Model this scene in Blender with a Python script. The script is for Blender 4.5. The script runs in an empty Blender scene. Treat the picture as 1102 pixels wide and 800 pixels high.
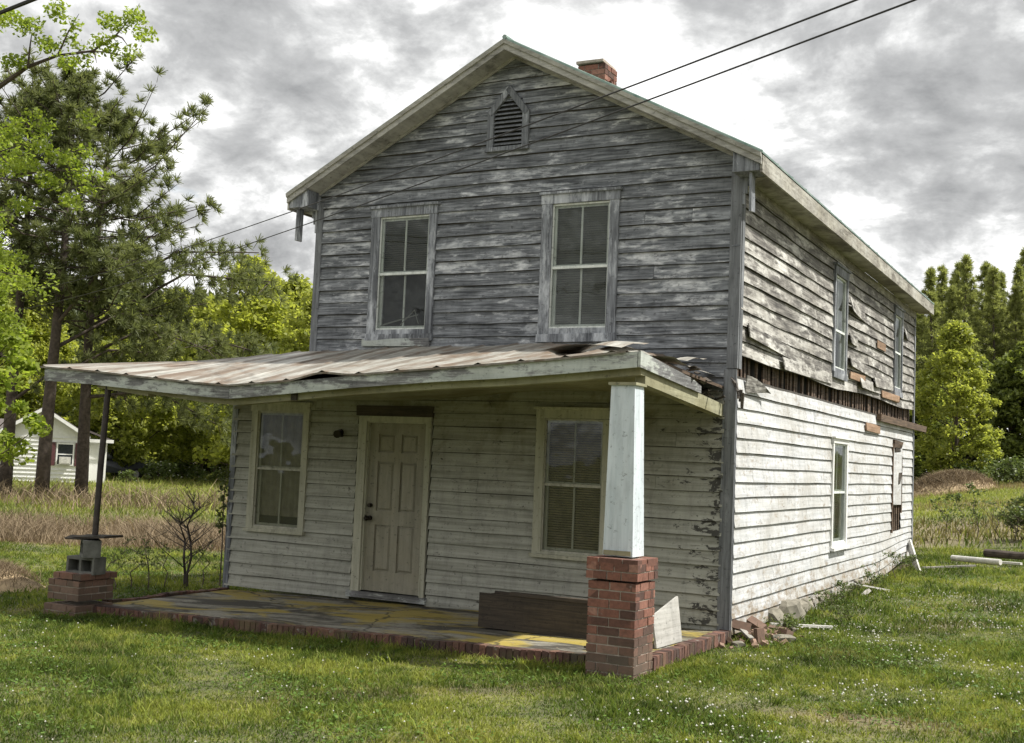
import bpy, math, random
import numpy as np
from mathutils import Vector, noise
random.seed(7)
RNG = np.random.default_rng(7)
PI = math.pi
scene = bpy.context.scene
COL = scene.collection
W, D = 5.57, 10.96          # house width, depth (metres)

# ------------------------------------------------------------------ camera
CAM = np.array([9.3033, -11.9313, 1.9454])
YAW, PIT, ROL, FPX = 0.4925, 0.0751, 0.0421, 1262.36
cy, sy, cp, sp = math.cos(YAW), math.sin(YAW), math.cos(PIT), math.sin(PIT)
FWD = np.array([-sy*cp, cy*cp, sp]); RT0 = np.array([cy, sy, 0]); UP0 = np.cross(RT0, FWD)
RT = math.cos(ROL)*RT0+math.sin(ROL)*UP0; UP = -math.sin(ROL)*RT0+math.cos(ROL)*UP0
cam = bpy.data.cameras.new('camera'); camo = bpy.data.objects.new('camera', cam); COL.objects.link(camo)
from mathutils import Matrix
camo.matrix_world = Matrix([[RT[0], UP[0], -FWD[0], CAM[0]], [RT[1], UP[1], -FWD[1], CAM[1]], [RT[2], UP[2], -FWD[2], CAM[2]], [0, 0, 0, 1]])
cam.sensor_width = 36; cam.lens = 36*FPX/1102; cam.clip_end = 3000; cam.clip_start = .1
scene.camera = camo

def smooth(a, b, x):
    t = np.clip((x-a)/(b-a), 0, 1); return t*t*(3-2*t)
def ground(x, y):
    """height of the terrain; works on arrays"""
    x = np.asarray(x, float); y = np.asarray(y, float)
    g = .04+.022*np.clip(x, -6, 12)+.012*np.clip(y, 0, 30)*smooth(-3, 4, x)
    g = g+.03*np.sin(x*1.3+.7*np.sin(y*.9))*np.sin(y*1.1+1.)*smooth(0, 1.5, np.hypot(np.maximum(0, np.abs(x-2.2)-3.6), np.maximum(0, np.abs(y-4)-7)))
    # the land behind on the right rises towards the wood
    side = smooth(-6, 22, x*math.cos(.25)+y*math.sin(.25)-5)
    g = g+side*.036*np.clip(y-12, 0, 75)
    g = g+.12*np.sin(x*.11+y*.05)*smooth(18, 50, np.hypot(x-9, y+12))
    return g
def G(x, y): return float(ground(x, y))
def at(px, d):
    """ground point straight under the direction of photo column px, d metres away"""
    r = RT*((px-551)/FPX)+FWD+UP*(-.075)
    h = np.array([r[0], r[1]]); h = h/np.linalg.norm(h)
    c = np.array([FWD[0], FWD[1]]); c = c/np.linalg.norm(c)
    k = d/float(h@c)
    return CAM[0]+h[0]*k, CAM[1]+h[1]*k

# ------------------------------------------------------------------ mesh builder
class MB:
    def __init__(s): s.v = []; s.f = []; s.r = []; s.m = []; s.c = []
    def cut(s): s.c.append((len(s.v), len(s.f)))          # what follows becomes an object of its own
    def poly(s, pts, r=None, m=0):
        i = len(s.v); s.v += [tuple(map(float, p)) for p in pts]; s.f.append(tuple(range(i, i+len(pts))))
        s.r.append(random.random() if r is None else r); s.m.append(m)
    def hexa(s, p, r=None, m=0, jit=0):
        """p: 8 corners, bottom 4 ccw then top 4"""
        r = random.random() if r is None else r
        if jit: p = [tuple(c+random.uniform(-jit, jit) for c in q) for q in p]
        i = len(s.v); s.v += [tuple(map(float, q)) for q in p]
        for f in ((3, 2, 1, 0), (4, 5, 6, 7), (0, 1, 5, 4), (1, 2, 6, 5), (2, 3, 7, 6), (3, 0, 4, 7)):
            s.f.append(tuple(i+k for k in f)); s.r.append(r); s.m.append(m)
    def box(s, x0, x1, y0, y1, z0, z1, r=None, m=0, jit=0):
        s.hexa([(x0, y0, z0), (x1, y0, z0), (x1, y1, z0), (x0, y1, z0), (x0, y0, z1), (x1, y0, z1), (x1, y1, z1), (x0, y1, z1)], r, m, jit)
    def mbox(s, M, u0, u1, o0, o1, z0, z1, r=None, m=0, jit=0):
        """box in wall coordinates: u along the wall, o outwards, z up"""
        s.hexa([M(u0, o1, z0), M(u1, o1, z0), M(u1, o0, z0), M(u0, o0, z0), M(u0, o1, z1), M(u1, o1, z1), M(u1, o0, z1), M(u0, o0, z1)], r, m, jit)
    def obox(s, c, size, rot=(0, 0, 0), r=None, m=0, jit=0):
        from mathutils import Euler
        R = Euler(rot).to_matrix(); a, b, h = size[0]/2, size[1]/2, size[2]/2
        P = [(-a, -b, -h), (a, -b, -h), (a, b, -h), (-a, b, -h), (-a, -b, h), (a, -b, h), (a, b, h), (-a, b, h)]
        s.hexa([tuple(R @ Vector(p)+Vector(c)) for p in P], r, m, jit)
    def tube(s, pts, rad, n=8, r=None, m=0, caps=True):
        r = random.random() if r is None else r
        pts = [Vector(p) for p in pts]; rad = list(rad) if hasattr(rad, '__len__') else [rad]*len(pts)
        base = len(s.v); a = None
        for k, p in enumerate(pts):
            t = (pts[min(k+1, len(pts)-1)]-pts[max(k-1, 0)]).normalized()
            if a is None: a = t.orthogonal().normalized()
            a = (a-t*a.dot(t)).normalized(); b = t.cross(a)
            for j in range(n):
                q = p+(a*math.cos(2*PI*j/n)+b*math.sin(2*PI*j/n))*rad[k]; s.v.append(tuple(q))
        for k in range(len(pts)-1):
            for j in range(n):
                s.f.append((base+k*n+j, base+k*n+(j+1) % n, base+(k+1)*n+(j+1) % n, base+(k+1)*n+j)); s.r.append(r); s.m.append(m)
        if caps:
            s.f.append(tuple(base+j for j in reversed(range(n)))); s.r.append(r); s.m.append(m)
            s.f.append(tuple(base+(len(pts)-1)*n+j for j in range(n))); s.r.append(r); s.m.append(m)
    def build(s, name, mats, parent=None, smoothf=False):
        if not s.v: return None
        if s.c:
            marks = [(0, 0)]+[c for c in s.c if 0 < c[0] < len(s.v)]+[(len(s.v), len(s.f))]; o = None
            for (v0, f0), (v1, f1) in zip(marks[:-1], marks[1:]):
                if v1 == v0: continue
                q = MB(); q.v = s.v[v0:v1]; q.f = [tuple(i-v0 for i in f) for f in s.f[f0:f1]]; q.r = s.r[f0:f1]; q.m = s.m[f0:f1]; o = q.build(name, mats, parent, smoothf)
            return o
        root = parent; loc = Vector((0, 0, 0))
        while root is not None:
            loc += root.location; root = root.parent
        me = bpy.data.meshes.new(name)
        me.from_pydata([tuple(Vector(v)-loc) for v in s.v], [], s.f)
        at_ = me.attributes.new('rnd', 'FLOAT', 'FACE'); at_.data.foreach_set('value', s.r)
        for m in (mats if isinstance(mats, (list, tuple)) else [mats]): me.materials.append(m)
        me.polygons.foreach_set('material_index', s.m)
        if smoothf: me.polygons.foreach_set('use_smooth', [True]*len(s.f))
        me.update()
        o = bpy.data.objects.new(name, me); COL.objects.link(o)
        if parent is not None: o.parent = parent
        return o

def npmesh(name, verts, nper, mat, rnd, parent=None, extra=None, smoothf=False):
    """verts (N*nper,3) array, N separate polygons of nper corners"""
    n = len(verts)//nper
    me = bpy.data.meshes.new(name)
    me.vertices.add(n*nper); me.vertices.foreach_set('co', np.ascontiguousarray(verts, dtype=np.float32).ravel())
    me.loops.add(n*nper); me.loops.foreach_set('vertex_index', np.arange(n*nper, dtype=np.int32))
    me.polygons.add(n); me.polygons.foreach_set('loop_start', np.arange(0, n*nper, nper, dtype=np.int32))
    me.update(calc_edges=True)
    a = me.attributes.new('rnd', 'FLOAT', 'FACE'); a.data.foreach_set('value', np.asarray(rnd, dtype=np.float32))
    for k, v in (extra or {}).items():
        a = me.attributes.new(k, 'FLOAT', 'FACE'); a.data.foreach_set('value', np.asarray(v, dtype=np.float32))
    me.materials.append(mat)
    o = bpy.data.objects.new(name, me); COL.objects.link(o)
    if parent is not None: o.parent = parent
    return o

def empty(name, loc, label, cat, group=None):
    o = bpy.data.objects.new(name, None); o.empty_display_size = .3; COL.objects.link(o); o.location = loc
    return tag(o, label, cat, group)
def tag(o, label=None, cat=None, group=None, kind=None):
    for k, v in (('label', label), ('category', cat), ('group', group), ('kind', kind)):
        if v: o[k] = v
    return o
def copy_tree(o, parent=None):
    c = o.copy(); COL.objects.link(c); c.parent = parent
    for ch in [q for q in scene.objects if q.parent is o]: copy_tree(ch, c)
    return c

# ------------------------------------------------------------------ materials
def leaves(cent, radius, n, size, aspect=.6, updir=.35, squash=.7):
    """n leaf quads around every centre; returns (N*4,3)"""
    cent = np.asarray(cent); m = len(cent); radius = np.broadcast_to(np.asarray(radius, float), (m,))
    c = np.repeat(cent, n, 0); R = np.repeat(radius, n)
    d = RNG.normal(size=(m*n, 3)); d /= np.linalg.norm(d, axis=1)[:, None]; d *= (RNG.random(m*n)**.45*R)[:, None]; d[:, 2] *= squash
    p = c+d; a = RNG.normal(size=(m*n, 3)); a /= np.linalg.norm(a, axis=1)[:, None]
    nr = RNG.normal(size=(m*n, 3)); nr[:, 2] += updir*3; b = np.cross(nr, a); b /= np.linalg.norm(b, axis=1)[:, None]; a = np.cross(b, nr); a /= np.linalg.norm(a, axis=1)[:, None]
    s = RNG.uniform(.6, 1.2, m*n)*size; a *= s[:, None]; b *= (s*aspect)[:, None]
    return np.stack([p-a, p-b*.9+a*.1, p+a, p+b*.9+a*.1], 1).reshape(-1, 3)

class NT:
    def __init__(s, name):
        s.mat = bpy.data.materials.new(name); s.mat.use_nodes = True; s.t = s.mat.node_tree
        s.b = s.t.nodes['Principled BSDF']; s.out = s.t.nodes['Material Output']
    def n(s, typ, **kw):
        q = s.t.nodes.new(typ)
        for k, v in kw.items():
            if k.startswith('i_'):
                key = k[2:]; q.inputs[int(key) if key.isdigit() else key.replace('_', ' ')].default_value = v
            else: setattr(q, k, v)
        return q
    def l(s, a, b): s.t.links.new(a, b)
    def coord(s, kind='Object'): return s.n('ShaderNodeTexCoord').outputs[kind]
    def attr(s, name='rnd'): return s.n('ShaderNodeAttribute', attribute_name=name).outputs['Fac']
    def math(s, op, a, b=None, clamp=False):
        q = s.n('ShaderNodeMath', operation=op, use_clamp=clamp)
        for i, x in enumerate((a, b)):
            if x is None: continue
            if isinstance(x, (int, float)): q.inputs[i].default_value = x
            else: s.l(x, q.inputs[i])
        return q.outputs[0]
    def vec(s, src, scale=(1, 1, 1), off=None):
        q = s.n('ShaderNodeVectorMath', operation='MULTIPLY'); s.l(src, q.inputs[0]); q.inputs[1].default_value = scale
        if off is not None:
            a = s.n('ShaderNodeVectorMath', operation='ADD'); s.l(q.outputs[0], a.inputs[0]); s.l(off, a.inputs[1]); return a.outputs[0]
        return q.outputs[0]
    def noise(s, v, scale=1, detail=4, rough=.55, dist=0):
        q = s.n('ShaderNodeTexNoise'); q.inputs['Scale'].default_value = scale; q.inputs['Detail'].default_value = detail
        q.inputs['Roughness'].default_value = rough; q.inputs['Distortion'].default_value = dist; s.l(v, q.inputs['Vector']); return q.outputs['Fac']
    def ramp(s, f, stops):
        q = s.n('ShaderNodeValToRGB'); e = q.color_ramp.elements
        while len(e) < len(stops): e.new(.5)
        for i, (p, c) in enumerate(stops):
            e[i].position = p; e[i].color = (c, c, c, 1) if isinstance(c, (int, float)) else (*c, 1)
        s.l(f, q.inputs[0]); return q.outputs[0]
    def mix(s, f, a, b, mode='MIX'):
        q = s.n('ShaderNodeMix', data_type='RGBA', blend_type=mode)
        if isinstance(f, (int, float)): q.inputs[0].default_value = f
        else: s.l(f, q.inputs[0])
        for i, x in ((6, a), (7, b)):
            if isinstance(x, tuple): q.inputs[i].default_value = (*x, 1)
            else: s.l(x, q.inputs[i])
        return q.outputs[2]
    def bump(s, h, strength=.3, dist=.01):
        q = s.n('ShaderNodeBump'); q.inputs['Strength'].default_value = strength; q.inputs['Distance'].default_value = dist
        s.l(h, q.inputs['Height']); s.l(q.outputs[0], s.b.inputs['Normal'])
    def color(s, c): s.l(c, s.b.inputs['Base Color'])

def plain(name, c, rough=.7, metal=0, var=.25, scale=8):
    t = NT(name); v = t.coord(); n = t.noise(v, scale, 5, .6)
    t.color(t.ramp(n, [(.3, tuple(x*(1-var) for x in c)), (.7, tuple(x*(1+var) for x in c))]))
    t.b.inputs['Roughness'].default_value = rough; t.b.inputs['Metallic'].default_value = metal
    t.bump(n, .2, .005)
    return t.mat

def wood(name, lo, hi, plo, phi, amt, axis='h', stain=None, chip=1.0, edge=0, moss_shade=None, rough=.8, ps=1.0, rot=False, mud=False):
    """weathered boards: grain lo..hi, flaking paint plo..phi, amt = how much paint is left (0..1)"""
    t = NT(name); co = t.coord(); r = t.attr('rnd')
    off = t.n('ShaderNodeCombineXYZ'); ra = t.math('MULTIPLY', r, 37.0)
    t.l(ra, off.inputs[0]); t.l(t.math('MULTIPLY', r, 91.0), off.inputs[1]); t.l(t.math('MULTIPLY', r, 13.0), off.inputs[2]); off = off.outputs[0]
    g = (1.6, 1.6, 38) if axis == 'h' else (30, 30, 1.6)
    p = (1.1, 1.1, 4.5) if axis == 'h' else (5, 5, 1.2)
    p = tuple(q*ps for q in p)
    f = (7, 7, 26) if axis == 'h' else (26, 26, 7)
    grain = t.noise(t.vec(co, g, off), 1.3, 6, .65, .4)
    patch = t.noise(t.vec(co, p, off), 1.0, 4, .6, .5)
    broad = t.noise(co, .9, 4, .6)
    flake = t.noise(t.vec(co, f, off), 1.0, 5, .7)
    knots = t.n('ShaderNodeTexVoronoi', feature='F1'); t.l(t.vec(co, (1.7, 1.7, 5.0) if axis == 'h' else (5, 5, 1.7), off), knots.inputs['Vector']); knots.inputs['Scale'].default_value = 1.0
    wcol = t.ramp(t.math('ADD', t.math('MULTIPLY', grain, .75), t.math('MULTIPLY', patch, .35)), [(.41, lo), (.54, tuple((a+b)/2 for a, b in zip(lo, hi))), (.66, hi)])
    wcol = t.mix(t.ramp(knots.outputs['Distance'], [(.03, .75), (.12, 0)]), wcol, tuple(x*.35 for x in lo))
    wcol = t.mix(1.0, wcol, t.ramp(r, [(0, .82), (1, 1.12)]), 'MULTIPLY')
    pcol = t.ramp(t.noise(t.vec(co, g, off), .6, 4, .6), [(.3, plo), (.62, phi)])
    if stain:
        sm = t.ramp(t.noise(t.vec(co, (1, 1, 1.6)), 1.1, 5, .6, .5), [(.42, 0), (.68, .85)])
        pcol = t.mix(sm, pcol, stain)
    streak = t.noise(t.vec(co, (9, 9, 2.2)), 1.0, 5, .65, .6)
    m = t.math('ADD', t.math('MULTIPLY', patch, .55), t.math('ADD', t.math('MULTIPLY', flake, .38), t.math('MULTIPLY', broad, .35)))
    m = t.math('ADD', m, t.math('MULTIPLY', t.math('SUBTRACT', r, .5), .05))
    th = .95-.62*amt
    mask = t.ramp(m, [(max(th-.05*chip, 0), 0), (min(th+.05*chip, 1), 1)])
    c = t.mix(mask, wcol, pcol)
    if moss_shade:  # olive stain blotches plus under-porch shade painted in, stronger towards the top
        mm = t.ramp(t.noise(co, 2.3, 6, .65, .6), [(.5, 0), (.66, .8)])
        sep = t.n('ShaderNodeSeparateXYZ'); t.l(co, sep.inputs[0])
        hz = t.ramp(t.math('DIVIDE', sep.outputs[2], 3.0), [(.42, 0), (.8, 1)])
        c = t.mix(t.math('MULTIPLY', t.math('ADD', t.math('MULTIPLY', mm, .6), .3), hz), c, moss_shade)
    if rot or mud:
        sp = t.n('ShaderNodeSeparateXYZ'); t.l(co, sp.inputs[0])
        rn = t.noise(t.vec(co, (4, 4, 9)), 1.3, 6, .7, .5)
        if rot:      # peeled dark patches next to the front corner board
            k = t.math('ADD', rn, t.math('MULTIPLY', t.ramp(t.math('DIVIDE', sp.outputs[0], 3.0), [(.62, 0), (.9, 1)]), .17))
            c = t.mix(t.ramp(k, [(.67, 0), (.70, .95)]), c, (.045, .043, .038))
        if mud:      # soil splashed on the lowest boards
            k = t.math('ADD', rn, t.math('MULTIPLY', t.ramp(t.math('ADD', sp.outputs[2], .0), [(.08, 1), (.62, 0)]), .22))
            c = t.mix(t.ramp(k, [(.55, 0), (.74, .85)]), c, (.22, .165, .10))
            k = t.noise(t.vec(co, (9, 5, 20)), 1.0, 4, .7); c = t.mix(t.ramp(k, [(.66, 0), (.70, .8)]), c, (.16, .14, .12))
    c = t.mix(.4, c, t.ramp(streak, [(.32, .55), (.5, 1.0), (.68, 1.2)]), 'MULTIPLY')
    spots = t.noise(t.vec(co, (16, 16, 22)), 1.0, 5, .75); c = t.mix(.8, c, t.ramp(spots, [(.33, .35), (.42, 1.0)]), 'MULTIPLY')
    t.color(c); t.b.inputs['Roughness'].default_value = rough
    t.bump(t.math('ADD', t.math('MULTIPLY', grain, 1.0), t.math('MULTIPLY', mask, .35)), .55, .006)
    return t.mat

M_upper = wood('upper_siding_mat', (.040, .044, .050), (.28, .295, .315), (.31, .325, .345), (.66, .67, .68), .375, chip=1.2, ps=2.6)
M_gable_lo = wood('gable_siding_mat', (.11, .12, .14), (.34, .37, .42), (.45, .48, .52), (.68, .70, .72), .30, chip=2.2)
M_upside = wood('upper_side_siding_mat', (.045, .041, .037), (.27, .255, .23), (.32, .31, .28), (.60, .59, .55), .46, chip=1.0, stain=(.15, .135, .11), ps=1.7)
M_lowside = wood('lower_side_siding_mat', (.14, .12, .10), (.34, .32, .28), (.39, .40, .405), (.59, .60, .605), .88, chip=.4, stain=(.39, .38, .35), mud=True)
M_lowfront = wood('lower_front_siding_mat', (.06, .06, .055), (.20, .195, .17), (.24, .24, .20), (.41, .41, .36), .80, chip=.45, moss_shade=(.115, .095, .035), rot=True)
M_trimgrey = wood('grey_trim_mat', (.07, .075, .085), (.27, .285, .31), (.33, .35, .38), (.54, .56, .59), .38, axis='v', chip=1)
M_trimh = wood('eave_trim_mat', (.09, .08, .065), (.26, .24, .20), (.33, .32, .28), (.48, .47, .42), .52, chip=1.6, stain=(.28, .26, .20))
M_rake = wood('rake_trim_mat', (.10, .095, .085), (.28, .27, .245), (.28, .275, .25), (.44, .43, .395), .62, chip=1.8)
M_fascia = wood('porch_fascia_mat', (.08, .08, .08), (.26, .26, .26), (.33, .36, .34), (.50, .53, .50), .48, chip=.6, stain=(.38, .40, .36))
M_ceil = wood('porch_ceiling_mat', (.12, .11, .07), (.22, .20, .12), (.24, .23, .15), (.34, .33, .22), .85, stain=(.16, .14, .06))
M_column = wood('column_mat', (.20, .19, .17), (.34, .33, .30), (.44, .50, .53), (.58, .63, .66), .97, axis='v', chip=.3)
M_corner = wood('corner_board_mat', (.09, .095, .10), (.21, .22, .235), (.26, .27, .29), (.36, .37, .38), .25, axis='v', chip=2)
M_case = wood('cream_casing_mat', (.12, .11, .08), (.28, .26, .19), (.33, .325, .25), (.46, .45, .36), .86, axis='v', chip=.6)
M_sash = wood('sash_mat', (.2, .2, .18), (.4, .4, .38), (.55, .58, .55), (.74, .77, .73), .85, axis='v', chip=.6)
M_sashdk = wood('sash_dark_mat', (.12, .11, .09), (.2, .19, .15), (.34, .33, .27), (.48, .47, .40), .85, axis='v', chip=.6)
M_door = wood('door_mat', (.12, .11, .085), (.22, .20, .15), (.24, .23, .18), (.32, .30, .24), .93, axis='v', chip=.5, stain=(.27, .25, .18))
M_dark = wood('dark_wood_mat', (.018, .014, .010), (.06, .045, .03), (.07, .05, .035), (.09, .065, .05), .2)
M_brownw = wood('brown_wood_mat', (.035, .022, .014), (.15, .10, .065), (.18, .13, .09), (.24, .18, .13), .25)
M_greyw = wood('grey_scrap_mat', (.14, .13, .11), (.38, .36, .32), (.40, .38, .34), (.5, .48, .44), .3)
M_palew = wood('pale_scrap_mat', (.22, .20, .17), (.40, .38, .33), (.5, .49, .45), (.62, .6, .56), .7)
M_splint = wood('splinter_mat', (.02, .017, .014), (.12, .10, .08), (.2, .18, .15), (.3, .28, .24), .3)
M_panel = wood('panel_mat', (.16, .155, .14), (.30, .29, .26), (.33, .32, .29), (.44, .43, .40), .6)
M_inner = plain('dark_interior_mat', (.012, .011, .010), .9)
M_blindwarm = plain('warm_blind_mat', (.27, .225, .14), .7, var=.35)
M_blind = plain('blind_mat', (.17, .175, .155), .6, var=.1)
M_knob = plain('dark_metal_mat', (.03, .025, .02), .4, .8)
M_rustpole = plain('rusty_pole_mat', (.055, .045, .042), .6, .5, .4, 12)
M_concrete = plain('concrete_block_mat', (.12, .12, .108), .95, 0, .35, 9)
M_stone = plain('stone_mat', (.20, .185, .145), .9, 0, .45, 5)
M_wire = plain('wire_mat', (.015, .014, .014), .6)
M_white = plain('white_paint_mat', (.72, .72, .70), .6, var=.06)
M_shingle = plain('shingle_mat', (.10, .085, .08), .9, 0, .3, 3)
M_shutter = plain('shutter_mat', (.09, .03, .035), .6)
M_carbody = plain('car_paint_mat', (.06, .065, .08), .25, .3, .1)
M_tyre = plain('tyre_mat', (.015, .015, .015), .9)
M_bark = plain('bark_mat', (.075, .058, .047), .95, 0, .5, 9)
M_twig = plain('twig_mat', (.10, .08, .06), .95, 0, .4, 9)

def glass(name, tint=.0):
    t = NT(name); gl = t.n('ShaderNodeBsdfGlossy'); gl.inputs['Roughness'].default_value = .03; gl.inputs['Color'].default_value = (.85, .9, .9, 1)
    tr = t.n('ShaderNodeBsdfTransparent'); tr.inputs['Color'].default_value = (.80, .82, .80, 1)
    df = t.n('ShaderNodeBsdfDiffuse'); df.inputs['Color'].default_value = (.3, .3, .27, 1)
    lw = t.n('ShaderNodeLayerWeight'); lw.inputs['Blend'].default_value = .35
    dirt = t.ramp(t.noise(t.coord(), 3, 5, .65), [(.4, .01), (.75, .08+tint)])
    m1 = t.n('ShaderNodeMixShader'); t.l(t.math('ADD', t.math('MULTIPLY', lw.outputs['Fresnel'], .55), .02), m1.inputs[0]); t.l(tr.outputs[0], m1.inputs[1]); t.l(gl.outputs[0], m1.inputs[2])
    m2 = t.n('ShaderNodeMixShader'); t.l(dirt, m2.inputs[0]); t.l(m1.outputs[0], m2.inputs[1]); t.l(df.outputs[0], m2.inputs[2])
    w = t.n('ShaderNodeBump'); w.inputs['Strength'].default_value = .25; w.inputs['Distance'].default_value = .02; t.l(t.noise(t.coord(), 2.2, 2), w.inputs['Height']); t.l(w.outputs[0], gl.inputs['Normal'])
    t.l(m2.outputs[0], t.out.inputs['Surface']); return t.mat
M_glass = glass('window_glass_mat')

def brickmat():
    t = NT('brick_mat'); co = t.coord(); r = t.attr()
    base = t.ramp(r, [(0, (.080, .042, .032)), (.35, (.165, .072, .050)), (.75, (.225, .098, .068)), (1, (.29, .155, .115))])
    n = t.noise(co, 30, 5, .65); base = t.mix(1.0, base, t.ramp(n, [(.3, .65), (.7, 1.25)]), 'MULTIPLY')
    sep = t.n('ShaderNodeSeparateXYZ'); t.l(co, sep.inputs[0])
    low = t.math('MULTIPLY', t.ramp(t.math('ADD', sep.outputs[2], t.math('MULTIPLY', t.noise(co, 3), .25)), [(.30, 1), (.55, 0)]), .6)
    base = t.mix(low, base, (.105, .095, .07))
    lich = t.ramp(t.noise(co, 11, 4, .7), [(.66, 0), (.74, .5)])
    base = t.mix(lich, base, (.32, .30, .27))
    t.color(base); t.b.inputs['Roughness'].default_value = .92; t.bump(n, .5, .004); return t.mat
M_brick = brickmat()
M_rubble = plain('rubble_mat', (.24, .16, .115), .95, 0, .5, 9)
M_mortar = plain('mortar_mat', (.36, .31, .26), .95, 0, .3, 20)

def curbmat():
    t = NT('curb_brick_mat'); co = t.coord(); r = t.attr()
    base = t.ramp(r, [(0, (.05, .032, .027)), (.5, (.10, .05, .038)), (1, (.17, .085, .06))])
    n = t.noise(co, 22, 5, .65); base = t.mix(1.0, base, t.ramp(n, [(.3, .6), (.7, 1.3)]), 'MULTIPLY')
    base = t.mix(t.ramp(t.noise(co, 7, 5, .7), [(.60, 0), (.68, .7)]), base, (.26, .25, .22))
    base = t.mix(t.ramp(t.noise(co, 2.1, 5, .7), [(.5, 0), (.7, .6)]), base, (.09, .095, .04))
    t.color(base); t.b.inputs['Roughness'].default_value = .95; t.bump(n, .6, .006); return t.mat
M_curb = curbmat()

def slabmat():
    t = NT('slab_mat'); co = t.coord()
    n = t.noise(co, 14, 6, .7)
    c = t.ramp(n, [(.3, (.16, .15, .12)), (.7, (.30, .285, .235))])
    c = t.mix(t.ramp(t.noise(t.vec(co, (.8, 1.8, 1)), 1.3, 6, .65, 1.0), [(.44, .92), (.56, 0)]), c, (.035, .03, .022))
    c = t.mix(t.ramp(t.noise(t.vec(co, (.7, 1.5, 1)), 1.15, 5, .6, .7), [(.48, 0), (.57, .85)]), c, (.34, .26, .045))
    c = t.mix(t.ramp(t.noise(co, 35, 3, .7), [(.62, 0), (.7, .7)]), c, (.05, .045, .03))
    vo = t.n('ShaderNodeTexVoronoi', feature='DISTANCE_TO_EDGE'); vo.inputs['Scale'].default_value = .5; dv = t.n('ShaderNodeVectorMath', operation='ADD'); t.l(co, dv.inputs[0]); nz = t.n('ShaderNodeTexNoise'); nz.inputs['Scale'].default_value = 3; t.l(co, nz.inputs['Vector']); sc = t.n('ShaderNodeVectorMath', operation='SCALE'); sc.inputs['Scale'].default_value = .35; t.l(nz.outputs['Color'], sc.inputs[0]); t.l(sc.outputs[0], dv.inputs[1]); t.l(dv.outputs[0], vo.inputs['Vector'])
    c = t.mix(t.ramp(vo.outputs['Distance'], [(.003, .8), (.009, 0)]), c, (.02, .018, .014))
    t.color(c); t.b.inputs['Roughness'].default_value = .93; t.bump(n, .5, .01); return t.mat
M_slab = slabmat()

def tinmat():
    t = NT('porch_tin_mat'); co = t.coord(); r = t.attr()
    n = t.noise(t.vec(co, (6, .6, 5)), 1.5, 6, .7, .3)
    c = t.ramp(n, [(.3, (.16, .15, .13)), (.5, (.34, .33, .29)), (.7, (.56, .55, .50))])
    c = t.mix(t.ramp(t.noise(t.vec(co, (4, .9, 4)), 1.1, 5, .7, .4), [(.48, 0), (.62, .85)]), c, (.19, .13, .085))
    c = t.mix(t.ramp(r, [(0, .6), (.3, .45), (.34, 0)]), c, (.10, .075, .055))
    t.color(c); t.b.inputs['Roughness'].default_value = .55; t.b.inputs['Metallic'].default_value = .25; t.bump(n, .3, .004); return t.mat
M_tin = tinmat()
def roofmat():
    t = NT('main_roof_mat'); co = t.coord()
    n = t.noise(co, 4, 6, .65)
    t.color(t.ramp(n, [(.35, (.10, .17, .14)), (.6, (.24, .31, .27)), (.75, (.34, .36, .33))]))
    t.b.inputs['Roughness'].default_value = .5; t.b.inputs['Metallic'].default_value = .3; t.bump(n, .2, .004); return t.mat
M_roof = roofmat()

def leafmat(name, dark, light, trans, tw=.45, rough=.5):
    t = NT(name); r = t.attr(); co = t.coord()
    n = t.noise(co, .45, 3, .6)
    f = t.math('ADD', t.math('MULTIPLY', r, .55), t.math('MULTIPLY', n, .5))
    c = t.ramp(f, [(.2, dark), (.8, light)])
    t.color(c); t.b.inputs['Roughness'].default_value = rough; t.b.inputs['Specular IOR Level'].default_value = .3
    tl = t.n('ShaderNodeBsdfTranslucent'); t.l(t.mix(1.0, c, trans, 'MULTIPLY'), tl.inputs['Color'])
    mx = t.n('ShaderNodeMixShader'); mx.inputs[0].default_value = tw
    t.l(t.b.outputs[0], mx.inputs[1]); t.l(tl.outputs[0], mx.inputs[2]); t.l(mx.outputs[0], t.out.inputs['Surface']); return t.mat
L_broad = leafmat('broad_leaf_mat', (.075, .10, .03), (.20, .235, .06), (1.7, 1.7, 1.0))
L_bright = leafmat('bright_leaf_mat', (.11, .155, .025), (.28, .33, .06), (1.7, 1.8, 1.0), .5)
L_lime = leafmat('lime_leaf_mat', (.17, .20, .045), (.37, .39, .09), (1.9, 1.9, 1.1), .55)
L_mid = leafmat('mid_leaf_mat', (.15, .18, .045), (.33, .35, .09), (1.9, 1.9, 1.1), .55)
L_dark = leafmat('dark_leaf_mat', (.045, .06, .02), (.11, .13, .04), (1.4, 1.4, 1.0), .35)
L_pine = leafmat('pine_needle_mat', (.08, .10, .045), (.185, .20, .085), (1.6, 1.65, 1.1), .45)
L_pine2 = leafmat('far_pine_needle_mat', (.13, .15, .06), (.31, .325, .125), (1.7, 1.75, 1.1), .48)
L_weed = leafmat('weed_leaf_mat', (.06, .09, .025), (.14, .18, .05), (1.3, 1.3, 1.0), .35)
L_clover = leafmat('clover_leaf_mat', (.05, .10, .018), (.13, .21, .035), (1.4, 1.4, 1.0), .3)
L_dry = leafmat('dry_stalk_mat', (.13, .095, .06), (.30, .235, .15), (1., 1., 1.), .2, .9)

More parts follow.
